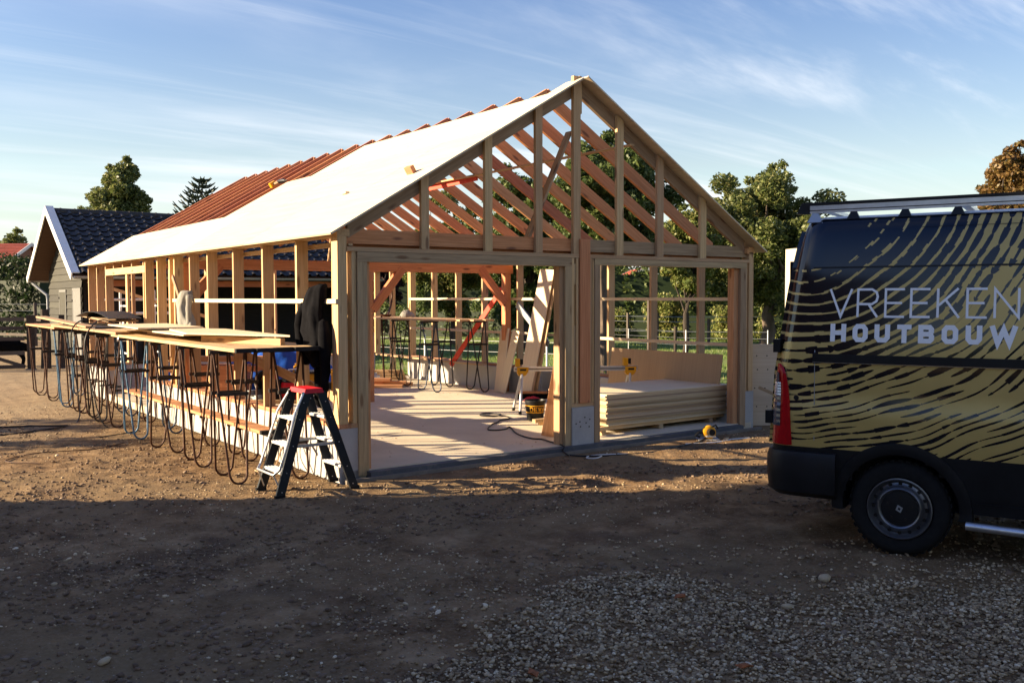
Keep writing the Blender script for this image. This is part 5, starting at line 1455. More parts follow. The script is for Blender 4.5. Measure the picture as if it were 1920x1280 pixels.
cable('thin cable snaking over the ground left of the rusty trestles', [(-1.15, 3.9, -.07), (-1.6, 3.6, -.068), (-2.2, 3.7, -.068), (-2.6, 3.3, -.068), (-2.3, 2.9, -.068)], .006, M['rust'])
cable('coil of yellowish hose at the foot of the wall behind the stepladder', [(-.25, .75, -.06), (-.1, .9, .12), (-.05, 1.15, .36), (-.12, 1.4, .40), (-.2, 1.2, .38), (-.1, .95, .42), (-.18, 1.1, .1), (-.4, .8, -.06), (-.55, .9, -.05), (-.4, 1.1, -.06)], .009, M['yellow_hose'] if 'yellow_hose' in M else M['plank'], 'hose', 'hose')

# ------------------------------------------------------------------ stepladder
M['ladder_black'] = plain('black_ladder_rail', (.016, .02, .024), .4, .2, var=.25, scale=8)
lad = thing('stepladder', 'black and aluminium double-sided stepladder with a red top in front of the frame', 'stepladder', (-.45, -.22, -.083))
LH = 1.0
def rail(x0, y0, x1, y1):
    member('side_rail', (x0, y0, .012), (x1, y1, LH-.03), .026, .085, M['ladder_black'], lad, up=(1, 0, 0)); mb = MB(); mb.box(x0-.05, x0+.05, y0-.018, y0+.018, 0, .035); mb.build('foot', M['black_plastic'], lad)
for sx_ in (-1, 1):
    for sy_ in (-1, 1): rail(sx_*.385, sy_*.235, sx_*.075, sy_*.165)
MB().add([(-.10, -.180, LH-.035), (.10, -.180, LH-.035), (.10, .180, LH-.035), (-.10, .180, LH-.035), (-.088, -.172, LH+.008), (.088, -.172, LH+.008), (.088, .172, LH+.008), (-.088, .172, LH+.008)], BOXF).build('top_platform', M['red'], lad)
for i in range(1, 4):
    z = i*.245; u = z/LH; x = .385+(.075-.385)*u; y = .235+(.165-.235)*u-.014
    for sx_ in (-1, 1):
        mb = MB(); mb.box(sx_*x-.055, sx_*x+.055, -y, y, z-.022, z); 
        for k in range(4): mb.box(sx_*x-.045+k*.026, sx_*x-.035+k*.026, -y+.01, y-.01, z+.0004, z+.004)
        mb.build('step', M['alu_white'], lad)
# grab rail on the left flight, brace between the flights
def onface(z, out=.07): u = z/LH; return -(.385+(.075-.385)*u)-out
pts = [(-.10, -.165, LH-.02), (onface(.78), -.205, .78), (onface(.5), -.235, .5), (onface(.30, .09), -.24, .27), (onface(.22, .11), -.20, .225), (onface(.22, .11), .20, .225), (onface(.30, .09), .24, .27), (onface(.5), .235, .5), (onface(.78), .205, .78), (-.10, .165, LH-.02)]
MB().tube(pts, .0125, 8).build('grab_rail', M['alu'], lad, smooth=True)
for sy_ in (-1, 1):
    member('spreader_bar', (-.235, sy_*.192, .47), (.235, sy_*.192, .47), .012, .028, M['alu'], lad)
    MB().tube([(onface(.22, .11), sy_*.19, .225), (-.36, sy_*.22, .05)], .008, 6).build('rail_stay', M['alu'], lad, smooth=True)
rv = MB()
for sx_ in (-1, 1):
    for sy_ in (-1, 1):
        for z in (.06, .235, .48, .725, .88):
            u = z/LH; x = sx_*(.385+(.075-.385)*u); y = sy_*(.235+(.165-.235)*u); rv.tube([(x, y-.017, z), (x, y+.017, z)], .006, 6)
rv.build('rivet', M['alu'], lad)

# ------------------------------------------------------------------ clothes hung on the wall rail
def drape(name, lab, loc, rings, mat, seed, sleeves=(), rz=0.0):
    """soft garment: rings are (z, x, y, rx, ry) from the top down"""
    r2 = np.random.default_rng(seed); root = thing(name, lab, 'jacket', loc, rz)
    n_ = 36; V = []; ph = r2.random(5)*6
    for i, (z, x, y, rx, ry) in enumerate(rings):
        u = i/(len(rings)-1)
        for k in range(n_):
            a = 2*math.pi*k/n_; f = 1+u*.16*math.sin(5*a+ph[0]+u*2)+.10*u*math.sin(9*a+ph[1]-u*3)+.05*math.sin(3*a+ph[2]+5*u)
            V.append((x+rx*f*math.cos(a), y+ry*f*math.sin(a), z+.02*math.sin(4*a+ph[3])*u))
    F_ = [(i*n_+k, i*n_+(k+1) % n_, (i+1)*n_+(k+1) % n_, (i+1)*n_+k) for i in range(len(rings)-1) for k in range(n_)]
    F_ = [f[::-1] for f in F_]+[tuple(range(n_)), tuple(reversed(range((len(rings)-1)*n_, len(rings)*n_)))]
    o = mesh_obj('body', V, F_, mat, root, smooth=True); ss = o.modifiers.new('sub', 'SUBSURF'); ss.levels = 1; ss.render_levels = 1
    tx = bpy.data.textures.new(name+'_folds', 'CLOUDS'); tx.noise_scale = .17
    dm = o.modifiers.new('folds', 'DISPLACE'); dm.texture = tx; dm.strength = .085; dm.mid_level = .5
    for pts, r0_ in sleeves:
        rad = [r0_*(1-.25*i/(len(pts)-1))*(1+.16*(-1)**i) for i in range(len(pts))]
        s = MB().tube(pts, rad, 12).build('sleeve', mat, root, smooth=True)
        q = s.modifiers.new('sub', 'SUBSURF'); q.levels = 1; q.render_levels = 1
        d2 = s.modifiers.new('folds', 'DISPLACE'); d2.texture = tx; d2.strength = .06
    return root
drape('jacket', 'black hooded jacket hung over the wall rail beside the front corner post', (-.02, .36, 0),
      [(1.93, .0, -.06, .03, .05), (1.92, -.015, -.03, .055, .10), (1.87, -.03, .02, .07, .15), (1.78, -.045, .06, .085, .18), (1.62, -.05, .08, .09, .20), (1.44, -.05, .06, .085, .205), (1.27, -.05, .02, .09, .20), (1.15, -.05, -.02, .095, .18), (1.06, -.05, -.05, .09, .165)],
      M['black_fabric'], 3, sleeves=([[(-.06, .22, 1.74), (-.10, .31, 1.60), (-.10, .33, 1.42), (-.08, .28, 1.27), (-.06, .24, 1.14), (-.05, .22, 1.08)], .072], [[(-.04, -.12, 1.6), (-.06, -.21, 1.36), (-.06, -.215, 1.12), (-.05, -.18, .92), (-.05, -.17, .80)], .066], [[(.02, .06, 1.1), (.02, .05, .9), (.02, .06, .74), (.02, .05, .62)], .085]))
drape('jacket', 'light grey sweatshirt with dark lining slung over the rail of the left wall', (-.03, 4.72, 0),
      [(1.90, .0, .05, .04, .06), (1.885, -.015, .06, .07, .12), (1.82, -.03, .10, .085, .17), (1.72, -.045, .13, .09, .19), (1.6, -.05, .10, .09, .17), (1.5, -.05, .02, .10, .19), (1.4, -.05, -.04, .10, .21), (1.3, -.05, -.06, .095, .20)],
      M['grey_fabric'], 8, sleeves=([[(-.03, -.1, 1.84), (-.06, -.17, 1.72), (-.07, -.20, 1.56), (-.06, -.18, 1.40), (-.05, -.15, 1.32)], .055],))
o = drape('hood', 'dark hood hanging behind the light grey sweatshirt', (-.0, 4.95, 0), [(1.84, 0, 0, .04, .06), (1.82, -.01, 0, .06, .11), (1.75, -.01, .02, .065, .13), (1.68, -.01, .02, .05, .10), (1.64, 0, .02, .03, .06)], M['black_fabric'], 9); o['category'] = 'hood'
tag(member('leaning_batten', (-.03, 5.50, 2.12), (-.06, 4.55, 1.28), .022, .07, M['pine_grey']), 'weathered batten leaning across the left wall in front of the grey sweatshirt', 'batten')

# ------------------------------------------------------------------ things lying on the roof sheets
def roof_pt(t_, y, lift): return Vector((t_*math.cos(TH)-lift*math.sin(TH), y, 2.5+t_*math.sin(TH)+lift*math.cos(TH)))
p = roof_pt(1.28, .36, .062); o = member('wood_block', p-Vector((0, .07, 0)), p+Vector((0, .07, 0)), .05, .085, M['douglas_light'], up=(-math.sin(TH), 0, math.cos(TH))); tag(o, 'brown wooden block on the sheeted roof near the gable edge', 'block')
p = roof_pt(1.02, 1.55, .032); o = member('wood_block', p-Vector((0, .06, 0)), p+Vector((0, .06, 0)), .05, .026, M['sheet']); tag(o, 'small pale offcut on the sheeted roof left of the brown block', 'block')
p = roof_pt(2.29, 6.05, .05); drill = thing('cordless_drill', 'black and tan cordless drill lying at the upper edge of the roof sheets', 'drill', p, R(100)); drill.rotation_euler = (0, -TH, 0)
MB().tube([(0, -.12, .0), (0, -.04, .005), (0, .09, .01), (0, .16, .01)], [.02, .036, .038, .03], 10).build('motor_body', M['black_plastic'], drill, smooth=True)
MB().tube([(0, .12, 0), (-.05, .20, 0), (-.06, .24, 0)], [.03, .028, .03], 8).build('handle', M['plank'], drill, smooth=True); MB().box(-.12, -.02, .22, .30, -.035, .05).build('battery', M['yellow'], drill)
MB().tube([(0, -.12, 0), (0, -.2, 0)], [.018, .009], 8).build('chuck', M['steel_dark'], drill, smooth=True)

# ------------------------------------------------------------------ inside the frame
# blue tarpaulin heap
def heap(name, lab, cx, cy, rx, ry, h, mat, seed, cat='tarpaulin', rz=0):
    n_ = 46; g_ = np.linspace(-1, 1, n_); A, B = np.meshgrid(g_, g_)
    r_ = np.sqrt((A*.98)**2+(B*.98)**2); base = np.clip(1-r_**2.2, 0, 1)**.55
    f = fbm(A*2.2+seed+20, B*2.2+7, 4); cr = np.abs(fbm(A*4+seed*3+30, B*4+11, 3)-.5)*2
    Z = h*base*(.55+.75*f)-.10*h*cr*(base > .02)
    Z += .012*(base > .02)
    V = np.stack([cx*0+A*rx*(1+.1*(f-.5)), B*ry*(1+.1*(cr-.5)), np.maximum(Z, .006)], -1).reshape(-1, 3)
    k = np.arange(n_*n_).reshape(n_, n_); F_ = np.stack([k[:-1, :-1], k[:-1, 1:], k[1:, 1:], k[1:, :-1]], -1).reshape(-1, 4)
    ok = (r_[:-1, :-1] < 1.05).reshape(-1)
    o = np_mesh(name, V, F_[ok], mat, smooth=True); o.location = (cx, cy, .002); o.rotation_euler = (0, 0, rz); o.data.set_sharp_from_angle(angle=R(28)); return tag(o, lab, cat)
M['tarp'].node_tree.nodes['Principled BSDF'].inputs['Roughness'].default_value = .3
heap('tarpaulin', 'crumpled blue tarpaulin heaped over materials inside the left of the frame', 2.75, 8.2, 1.15, .75, .95, M['tarp'], 2, rz=R(-30))
heap('tarpaulin', 'smaller fold of blue tarpaulin behind the far trestles inside the frame', 1.25, 9.1, .7, .5, .55, M['tarp'], 5)
G_D = 'reddish-brown timbers inside the frame'
for i, (x, y, z, a, lab) in enumerate([(1.5, 7.9, .62, -36, 'red-brown timber lying on top of the blue tarpaulin pile'), (1.4, 7.7, .46, -36, 'second red-brown timber just below the top one on the tarpaulin pile')]):
    d = Vector((math.cos(R(a)), math.sin(R(a)), 0))*.9; o = member('timber', Vector((x, y, z+.08))-d, Vector((x, y, z+.08))+d, .16, .10, M['douglas_light' if i == 0 else 'douglas']); tag(o, lab, 'timber', G_D)
mb = MB(); mb.box(-.5, .5, -.25, .25, 0, .60); o = mb.build('timber_pile', M['douglas'], loc=(1.45, 7.85, 0)); o.rotation_euler = (0, 0, R(-36)); tag(o, 'low stack of sawn timber under the two loose red-brown timbers', 'timber')
# tools on the floor
saw = thing('mitre_saw', 'grey and yellow mitre saw on the floor behind the left wall studs', 'saw', (1.92, 7.0, 0), R(20))
MB().box(-.28, .28, -.2, .2, .05, .12).box(-.33, .33, -.04, .04, .12, .20).build('base', M['zinc'], saw); MB().lathe([(0, -.012), (.15, -.012), (.15, .012), (0, .012)], 24, 'y', (0, .03, .31)).build('blade', M['alu'], saw)
MB().lathe([(.05, -.03), (.17, -.03), (.17, .03), (.05, .03)], 20, 'y', (0, -.01, .36)).build('guard', M['black_plastic'], saw, smooth=True); MB().tube([(0, -.05, .36), (-.02, -.2, .42)], [.07, .065], 10).build('motor', M['yellow'], saw, smooth=True); MB().tube([(.12, 0, .42), (.2, 0, .56), (.08, 0, .60)], .022, 8).build('handle', M['black_plastic'], saw, smooth=True)
vac = thing('site_vacuum', 'squat red and grey site vacuum standing on the slab behind the studs', 'vacuum', (2.30, 6.58, 0), R(15))
MB().lathe([(0, .03), (.20, .03), (.21, .10), (.20, .30), (.185, .34), (0, .34)], 20).build('tank', M['red'], vac, smooth=True); MB().lathe([(.19, .335), (.17, .44), (.10, .47), (0, .47)], 20).build('motor_head', M['black_plastic'], vac, smooth=True); MB().tube([(-.1, 0, .46), (-.08, 0, .55), (.08, 0, .55), (.1, 0, .46)], .016, 8).build('handle', M['alu'], vac, smooth=True)
for sx_ in (-1, 1): MB().lathe([(0, -.02), (.06, -.02), (.06, .02), (0, .02)], 14, 'y', (sx_*.14, -.16, .06)).build('wheel', M['rubber'], vac)
ts = thing('table_saw', 'yellow and black table saw with a tubular frame in front of the blue tarpaulin', 'saw', (2.75, 6.75, 0), R(-25))
MB().box(-.32, .32, -.28, .28, .46, .50).build('table', M['steel_dark'], ts); MB().box(-.26, .26, -.22, .22, .26, .455).build('housing', M['yellow'], ts); MB().box(-.22, .22, -.2, .2, .08, .255).build('motor_box', M['black_plastic'], ts)
for sy_ in (-1, 1): MB().tube([(-.34, sy_*.27, .0), (-.36, sy_*.27, .35), (-.30, sy_*.27, .60), (-.2, sy_*.27, .62)], .018, 8).tube([(.34, sy_*.27, 0), (.34, sy_*.27, .5)], .018, 8).build('frame_tube', M['yellow'], ts, smooth=True)
tr = thing('router', 'small red and black power tool on top of the tool pile', 'power tool', (2.02, 6.78, .0), 0)
MB().box(-.16, .16, -.12, .12, .0, .38).build('case', M['black_plastic'], tr); MB().lathe([(0, .38), (.06, .38), (.065, .52), (.045, .58), (0, .58)], 14).build('motor', M['red'], tr, smooth=True); MB().tube([(-.06, 0, .50), (-.16, 0, .55)], .02, 8).tube([(.06, 0, .5), (.16, 0, .55)], .02, 8).build('handle', M['black_plastic'], tr, smooth=True)
G_O = 'offcuts on the floor by the tools'
for i, (x, y, a, L, lab) in enumerate([(2.0, 6.35, -30, .75, 'pale offcut on the slab in front of the red vacuum'), (1.55, 6.7, -33, .8, 'pale offcut on the slab in front of the mitre saw'), (2.5, 6.4, -28, .4, 'short pale offcut right of the red vacuum')]):
    d = Vector((math.cos(R(a)), math.sin(R(a)), 0))*L/2; tag(member('offcut', Vector((x, y, .03))-d, Vector((x, y, .03))+d, .12, .055, M['pine']), lab, 'offcut', G_O)
st = thing('transformer', 'black box with a wire carrying frame on the slab behind the front corner', 'transformer', (3.15, 6.9, 0), R(10))
MB().box(-.13, .13, -.10, .10, .03, .26).build('case', M['black_plastic'], st)
for sx_ in (-1, 1): MB().tube([(sx_*.2, -.14, .0), (sx_*.2, -.14, .34), (sx_*.2, .14, .34), (sx_*.2, .14, 0)], .010, 6).build('wire_frame', M['steel_dark'], st, smooth=True)
# planks on the floor behind the centre post
G_F = 'brown planks stacked on the slab'
for i, (x, y, z, lab) in enumerate([(4.35, 8.05, .0, 'lowest brown plank of the loose stack on the slab, nearest the door'), (4.75, 8.35, .0, 'lower brown plank at the back of the loose stack on the slab'), (4.52, 8.2, .056, 'middle brown plank of the loose stack on the slab'), (4.15, 8.45, .057, 'brown plank set back on the left of the loose stack'), (4.25, 8.35, .115, 'topmost brown plank of the loose stack on the slab')]):
    d = Vector((math.cos(R(-38)), math.sin(R(-38)), 0))*.85; o = member('loose_plank', Vector((x, y, z+.028))-d, Vector((x, y, z+.028))+d, .19, .055, M['douglas_light']); tag(o, lab, 'plank', G_F)
for i in range(4): tag(member('offcut', (5.55-.05*i, 9.3+.04*i, .03+.055*i), (5.95-.03*i, 9.0, .03+.055*i), .14, .05, M['plank']), ('lowest', 'second', 'third', 'topmost')[i]+' offcut of the small pile under the table along the right wall', 'offcut', 'offcuts piled under the right-hand table')
# trestle table on the right
G_R = 'trestles under the table along the right wall'
for x, y, mt, lab in [(5.22, 9.55, 'rust', 'dark trestle at the far left corner of the table along the right wall'), (5.78, 9.3, 'steel_dark', 'dark trestle at the far end of the table along the right wall, wall side'), (5.25, 8.0, 'steel_dark', 'dark trestle in the middle of the table along the right wall'),
                      (5.80, 7.3, 'steel_dark', 'dark trestle next to the red prop under the table along the right wall'), (5.82, 6.05, 'steel_dark', 'near dark trestle, wall side, below the end of the table along the right wall'), (5.05, 6.55, 'navy_steel', 'dark blue trestle at the front of the table along the right wall')]:
    trestle(x, y, .0, R(random.uniform(-6, 6)), M[mt], lab, False, G_R)
for i, (x, y0, y1, lab) in enumerate([(5.15, 5.95, 9.9, 'inner scaffold plank of the table along the right wall'), (5.36, 5.8, 9.75, 'second scaffold plank of the table along the right wall'), (5.57, 5.65, 9.85, 'third scaffold plank of the table along the right wall'), (5.80, 5.6, 9.8, 'scaffold plank next to the wall on the table along the right wall')]):
    plank('scaffold_plank', x, y0, y1, H_T+.001, .20, .034, M['plank'], lab, group='planks of the table along the right wall')
plank('low_plank', 6.05, 6.2, 10.4, .475, .2, .032, M['plank'], 'plank lying on the low concrete wall behind the right-hand trestles')
o = MB().lathe([(.0, .0), (.10, .0), (.13, .05), (.12, .055), (.095, .01), (0, .01)], 16).build('bowl', M['rust'], loc=(5.4, 8.9, H_T+.036)); tag(o, 'shallow brown bowl on the table along the right wall', 'bowl')
heap('rag', 'crumpled rag and shavings on the table along the right wall', 5.55, 8.25, .16, .14, .13, M['grey_fabric'], 9, 'rag').location.z = H_T+.037
cable('brown hose hanging from the right wall plate down to the table', [(6.2, 9.95, 2.3), (6.1, 9.9, 2.1), (6.12, 9.92, 1.8), (5.95, 9.7, 1.55), (5.6, 9.2, 1.40)], .022, M['rust'], 'hose', 'hose')
tag(member('leaning_pole', (4.98, 8.2, .0), (5.08, 8.5, 1.42), .03, .03, M['rust']), 'thin rusty bar leaning on the end of the table along the right wall', 'bar')
# boards leaning on the right wall
def leaning(lab, y0, y1, x_foot, x_top, z_top, mat, skew=0.0, th=.02, group='boards leaning against the right wall', name='leaning_board'):
    ym = (y0+y1)/2; o = member(name, (x_foot, ym, .008), (x_top, ym+skew, z_top), th, abs(y1-y0), mat, up=(0, 1, 0)); return tag(o, lab, 'board', group)
leaning('short tan board leaning upright on the right wall, left of the tilted one', 5.74, 5.47, 6.0, 6.21, 1.20, M['sheet'], .08)
leaning('short tan board leaning tilted on the right wall beside the upright one', 5.56, 5.34, 5.97, 6.20, 1.17, M['sheet'], -.15)
leaning('tall tan board leaning against the right wall, its top in shade', 4.83, 4.42, 5.85, 6.31, 2.29, M['sheet'], -.12)
leaning('second tall board half hidden behind the tall tan one', 4.76, 4.36, 5.93, 6.335, 2.22, M['mdf'], -.12)
# broom, bag
br = thing('broom', 'dark broom leaning on the right wall behind the bucket', 'broom', (5.85, 4.35, 0), R(-40))
MB().box(-.26, .26, -.035, .035, .09, .13).build('head', M['douglas'], br); MB().box(-.27, .27, -.05, .05, .0, .089).build('bristles', M['black_fabric'], br); MB().tube([(0, 0, .12), (.25, .38, 1.45)], .013, 8).build('handle', M['plank'], br, smooth=True)
o = MB().lathe([(0, 0), (.11, 0), (.12, .04), (.11, .36), (.09, .40), (0, .40)], 16).build('paper_roll', M['concrete'], loc=(6.05, 4.55, .0), smooth=True); tag(o, 'grey roll standing in the shade behind the broom', 'roll')
heap('red_rag', 'red cloth on the slab beside the broom head', 5.6, 4.05, .16, .10, .07, M['red'], 4, 'rag')
# mitre saw stand
sd_ = thing('saw_stand', 'aluminium mitre saw stand with yellow brackets and splayed legs', 'saw stand', (5.20, 2.42, 0), R(-31))
MB().box(-.96, .98, -.035, .035, .645, .715).build('beam', M['alu'], sd_); MB().box(-.95, .97, -.037, .037, .672, .686).build('beam_groove', M['steel_dark'], sd_)
for x in (-.84, .86):
    mb = MB(); mb.prism([(x-.075, .71), (x+.105, .71), (x+.10, .64), (x+.06, .585), (x+.0, .565), (x-.05, .58), (x-.075, .62)], -.055, .055); mb.build('bracket', M['yellow'], sd_)
    mb = MB(); mb.prism([(x-.10, .72), (x-.03, .72), (x-.03, .84), (x-.10, .85)], -.05, .05); ws = mb.build('work_stop', M['yellow'], sd_)
    MB().box(x-.035, x+.02, -.03, .03, .75, .835).build('stop_knob', M['black_plastic'], ws)
    MB().box(x-.03, x+.065, -.057, -.0555, .655, .685).build('bracket_mark', M['black_plastic'], sd_)
    for sy_ in (-1, 1):
        MB().tube([(x, sy_*.04, .60), (x-.10+ (.05 if sy_ < 0 else .0), sy_*.26, .05)], .021, 10).build('leg', M['alu_white'], sd_, smooth=True)
        MB().tube([(x-.098+(.05 if sy_ < 0 else .0), sy_*.258, .055), (x-.107+(.05 if sy_ < 0 else .0), sy_*.268, .0)], .026, 10).build('foot', M['black_plastic'], sd_, smooth=True)
# bucket with yellow band and lettering
bk = thing('bucket', 'black builders bucket with a yellow lettered band by the centre post', 'bucket', (4.10, 2.02, 0.0), 0)
MB().lathe([(0, .004), (.112, .004), (.118, .012), (.148, .27), (.158, .272), (.158, .30), (.148, .30), (.142, .275), (.108, .02), (0, .016)], 32).build('pail', M['grey_plastic'] if 'grey_plastic' in M else M['black_plastic'], bk, smooth=True)
MB().lathe([(.1325, .125), (.1445, .215)], 32).build('label_band', M['black_plastic'], bk, smooth=True)
for z in (.118, .214): MB().lathe([(.1305+(z-.12)*.12, z), (.1335+(z-.12)*.12+.002, z+.002), (.1345+(z-.12)*.12+.002, z+.012), (.1325+(z-.12)*.12, z+.014)], 32).build('yellow_stripe', M['yellow'], bk, smooth=True)
ST2 = dict(ST); ST2['D'] = [([(.1, 0), (.1, 1), (.6, 1), (.9, .75), (.9, .25), (.6, 0)], True)]; ST2['e'] = [([(.9, .95), (.1, .95), (.1, .05), (.9, .05)], False), ([(.1, .5), (.8, .5)], False)]; ST2['A'] = [([(.05, 0), (.5, 1), (.95, 0)], False), ([(.25, .35), (.75, .35)], False)]; ST2['L'] = [([(.1, 1), (.1, .05), (.9, .05)], False)]; ST2['T'] = [([(0, .95), (1, .95)], False), ([(.5, .9), (.5, 0)], False)]
a0 = math.atan2(CAM.y-2.02, CAM.x-4.10)
for i, ch in enumerate('DEWALT'):
    mb = MB(); key = {'D': 'D', 'E': 'e', 'W': 'W', 'A': 'A', 'L': 'L', 'T': 'T'}[ch]
    for si, (pts, cl_) in enumerate(ST2[key]):
        L_, R_ = ribbon([(u*.048, v*.058) for u, v in pts], .012, 0, 0, cl_); b = len(mb.v)
        for p_ in [q for pr in zip(L_, R_) for q in pr]:
            z = .142+p_.y; rad = .1325+(z-.125)*.1333+.0012+si*.0003; a = a0-.75+(i*.062+p_.x)/.138+.2; mb.v.append((rad*math.cos(a), rad*math.sin(a), z))
        n_ = len(pts); 
        for k in range(n_-1 if not cl_ else n_): j = (k+1) % n_; mb.f.append((b+2*k, b+2*k+1, b+2*j+1, b+2*j))
    mb.build('letter', M['yellow'], bk)
MB().tube([(.15, 0, .28), (.10, .12, .16), (-.0, .165, .12), (-.10, .12, .16), (-.15, 0, .28)], .004, 5).build('handle', M['steel_dark'], bk, smooth=True)
tag(member('leaning_board', (3.25, .64, .006), (3.34, .46, 1.06), .022, .19, M['douglas_light'], up=(.8, -.6, 0)), 'orange-brown board leaning on the back of the centre post', 'board')
for i, (x, y, z, lab) in enumerate([(4.05, 1.5, .03, 'short pale offcut on the slab between the bucket and the leaning board'), (4.35, 1.55, .03, 'short pale offcut on the slab right of the bucket')]):
    tag(member('offcut', (x-.2, y+.12, z), (x+.2, y-.12, z), .14, .055, M['pine']), lab, 'offcut', 'offcuts beside the bucket')
# cables on the slab and out over the threshold
cable('black cable in a small coil on the slab running out past the centre post', [(3.98, 3.1, .012), (3.80, 3.0, .012), (3.72, 2.82, .014), (3.86, 2.66, .016), (4.02, 2.78, .018), (3.96, 3.0, .02), (3.78, 2.94, .022), (3.80, 2.72, .02), (3.98, 2.62, .012), (3.88, 2.35, .010), (3.66, 2.28, .010), (3.50, 2.12, .010), (3.3, 1.98, .010), (2.98, 1.62, .010), (3.02, 1.48, .010), (3.2, 1.50, .010), (3.35, 1.62, .010), (3.05, 1.05, .010), (2.95, .62, .010), (3.02, .48, .010), (2.98, .30, .010), (2.92, -.06, .004), (2.85, -.14, -.04), (2.80, -.30, -.068)], .010, M['black_plastic'])
cable('black extension lead on the dirt running from the pier towards the circular saw', [(2.82, -.30, -.066), (2.95, -.45, -.07), (3.3, -.62, -.07), (3.8, -.72, -.07), (4.2, -.62, -.07), (4.7, -.55, -.07), (5.0, -.42, -.07), (5.3, -.40, -.07)], .010, M['black_plastic'])
cable('white cord loop on the dirt in front of the pier', [(3.1, -.55, -.072), (2.95, -.62, -.072), (2.88, -.54, -.072), (3.0, -.46, -.072), (3.2, -.5, -.072), (3.45, -.62, -.072)], .008, M['white_paint'], 'cord', 'cord')
cable('pale cord on the dirt below the circular saw', [(4.55, -.52, -.072), (4.8, -.62, -.072), (5.1, -.66, -.072), (5.35, -.62, -.072), (5.6, -.68, -.072)], .010, M['white_paint'], 'cord', 'cord')
# stack of sheets in the right-hand opening
G_K = 'tan sheets stacked in the right-hand opening'
nS = 21; z = .115
for i in range(nS):
    jx, jy, ja = random.uniform(-.02, .02), random.uniform(-.015, .015), random.uniform(-.3, .3)
    if i in (12, 13): jx += .03
    th = .0185
    o = bpy.data.objects.new('stacked_sheet', box_mesh('stacked_sheet', 2.42, 1.20, th, M['stack_dark'] if i in (3, 4, 8, 12, 13, 17) else (M['sheet'] if i > nS-3 else M['stack_sheet']))); COL.objects.link(o)
    o.location = (5.15+jx*.7, .88+jy, z+th/2); o.rotation_euler = (0, 0, R(-.4+ja)); z += th+.0012
    tag(o, 'topmost tan sheet of the stack in the right-hand opening' if i == nS-1 else ('lowest tan sheet of the stack in the right-hand opening' if i == 0 else 'one of the tan sheets inside the stack in the right-hand opening'), 'sheet', G_K)
for i, (y, lab) in enumerate(((.34, 'long batten carrying the front edge of the sheet stack'), (.95, 'long batten under the middle of the sheet stack'), (1.45, 'long batten under the back edge of the sheet stack'))):
    tag(member('bearer', (3.62, y-.02, .088), (6.35 if i == 0 else 6.0, y+.02, .088), .07, .05, M['pine_grey' if i else 'pine']), lab, 'batten', 'battens under the sheet stack')
for i, (x, lab) in enumerate(((3.9, 'cross block under the left end of the sheet stack'), (4.95, 'cross block under the middle of the sheet stack'), (5.95, 'cross block under the right end of the sheet stack'))):
    tag(member('bearer_block', (x, .30, .031), (x, 1.5, .031), .07, .060, M['pine_grey']), lab, 'block', 'blocks under the sheet stack')
tag(member('panel_board', (6.12, 1.55, .009), (6.27, 1.55, .955), .018, 2.36, M['mdf'], up=(0, 1, 0)), 'large smooth tan panel leaning on the right wall behind the sheet stack', 'panel')
G_B = 'short timber ends behind the sheet stack'
for i, (x, y, lab) in enumerate(((6.70, .62, 'left pale timber end standing outside behind the sheet stack'), (6.70, .40, 'right pale timber end standing outside behind the sheet stack'))):
    tag(member('timber_end', (x, y, -.1), (x, y-.08, .60), .12, .09, M['pine']), lab, 'timber', G_B)
# circular saw
cs = thing('circular_saw', 'yellow and black circular saw lying on the ground in front of the sheet stack', 'saw', (5.08, -.42, -.075), R(-30))
cs.scale = (.84, .84, .84)
MB().box(-.17, .17, -.10, .10, .005, .012).build('base_plate', M['zinc'], cs).rotation_euler = (R(8), 0, 0)
MB().lathe([(0, -.035), (.085, -.035), (.105, -.02), (.105, .03), (.09, .04), (0, .04)], 24, 'y', (.02, 0, .115)).build('guard', M['yellow'], cs, smooth=True)
MB().tube([(.02, -.03, .12), (.02, -.15, .13)], [.055, .05], 12).build('motor', M['black_plastic'], cs, smooth=True)
MB().tube([(-.06, 0, .10), (-.14, 0, .12), (-.20, 0, .07), (-.13, .0, .04)], [.024, .022, .024, .02], 8).build('rear_handle', M['black_plastic'], cs, smooth=True)
MB().lathe([(.0, .044), (.098, .044), (.098, .047), (0, .047)], 28, 'y', (.03, 0, .10)).build('blade', M['alu'], cs); MB().tube([(.06, -.02, .20), (.12, -.01, .225), (.16, .0, .17)], .016, 8).build('front_handle', M['black_plastic'], cs, smooth=True)
MB().box(-.06, .08, -.15, -.06, .055, .075).build('fence', M['alu'], cs)
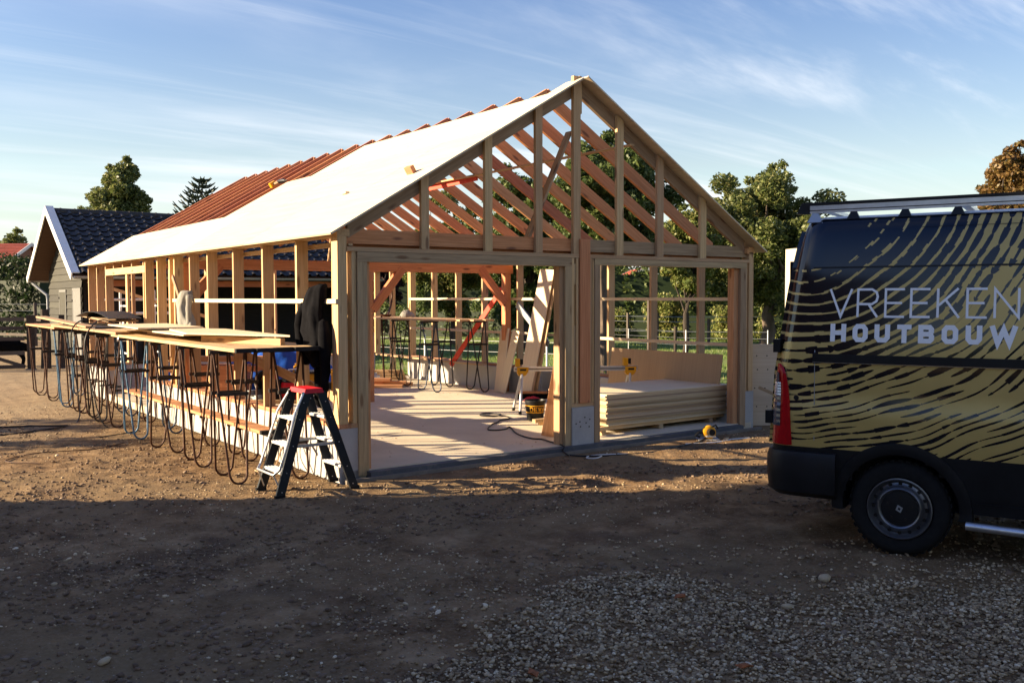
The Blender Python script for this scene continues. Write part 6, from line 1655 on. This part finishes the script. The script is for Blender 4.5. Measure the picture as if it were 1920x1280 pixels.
# pale board and batten outside the right corner
wb = thing('pale_board', 'pale drilled board standing against the right front corner beside the van', 'board', (6.86, .0, -.085), R(-36))
MB().box(-.30, .30, -.012, .012, 0, 1.19).build('panel', M['sheet_grey'] if 'sheet_grey' in M else M['sheet'], wb)
mb = MB()
for x in (-.2, -.05, .12, .22):
    for z in (.28, .55, .82, 1.02): mb.lathe([(0, -.0135), (.010, -.0135), (.010, -.0115)], 8, 'y', (x+.02*math.sin(z*9), 0, z))
mb.build('screw_hole', M['steel_dark'], wb)
tag(member('batten', (6.50, -.10, .50), (7.0, -.50, .22), .04, .045, M['pine_grey']), 'batten leaning diagonally in front of the pale drilled board', 'batten')
# rolling scaffold behind the back wall
sc = thing('rolling_scaffold', 'white aluminium rolling scaffold standing behind the far end of the frame', 'scaffold', (1.12, 12.5, 0), 0)
for x in (-.12, .60):
    for y in (-.35, .35): MB().tube([(x, y, -.08), (x, y, 1.97)], .028, 8).build('upright', M['alu_white'], sc, smooth=True)
for y in (-.35, .35):
    for z in (1.46, 1.76, .9): MB().tube([(-.60, y, z), (1.0, y, z)], .024, 8).build('rail', M['alu_white'], sc, smooth=True)
for z in (.3, .6, 1.2, 1.62):
    for x in (-.12, .60): MB().tube([(x, -.35, z), (x, .35, z)], .022, 8).build('rung', M['alu_white'], sc, smooth=True)
MB().tube([(-.12, -.35, 1.62), (-.35, -.35, .9)], .02, 8).build('stay', M['alu_white'], sc, smooth=True)
tag(member('shed_prop', (.35, 12.9, 2.15), (2.9, 12.2, 1.30), .03, .07, M['pine']), 'long pale batten sloping down behind the rolling scaffold', 'batten')

# wood shavings and chips where people have been sawing
n = 2600
x = np.concatenate([.4+5.4*rng.random(1500), -1.9+2.0*rng.random(1100)]); y = np.concatenate([.1+8*rng.random(1500)**.9, -.6+10*rng.random(1100)])
k = rng.random(n) < np.clip((fbm(x*.9+31, y*.9+8, 3)-.40)*5, .05, 1)
x, y = x[k], y[k]
z = np.where((x > .24) & (y > .0), .002, ground_h(x, y)+.004)
ok = ~((x > -.03) & (x < .26)); x, y, z = x[ok], y[ok], z[ok]
M['chip'] = stonemat('pale_wood_chips', [(.45, .30, .16), (.60, .43, .25), (.68, .52, .33)])
tag(stones('wood_chips', np.stack([x, y, z], -1), .004+.010*rng.random(len(x))**2.5, M['chip'], .18), 'pale wood chips scattered on the slab and beside the long table', kind='stuff')
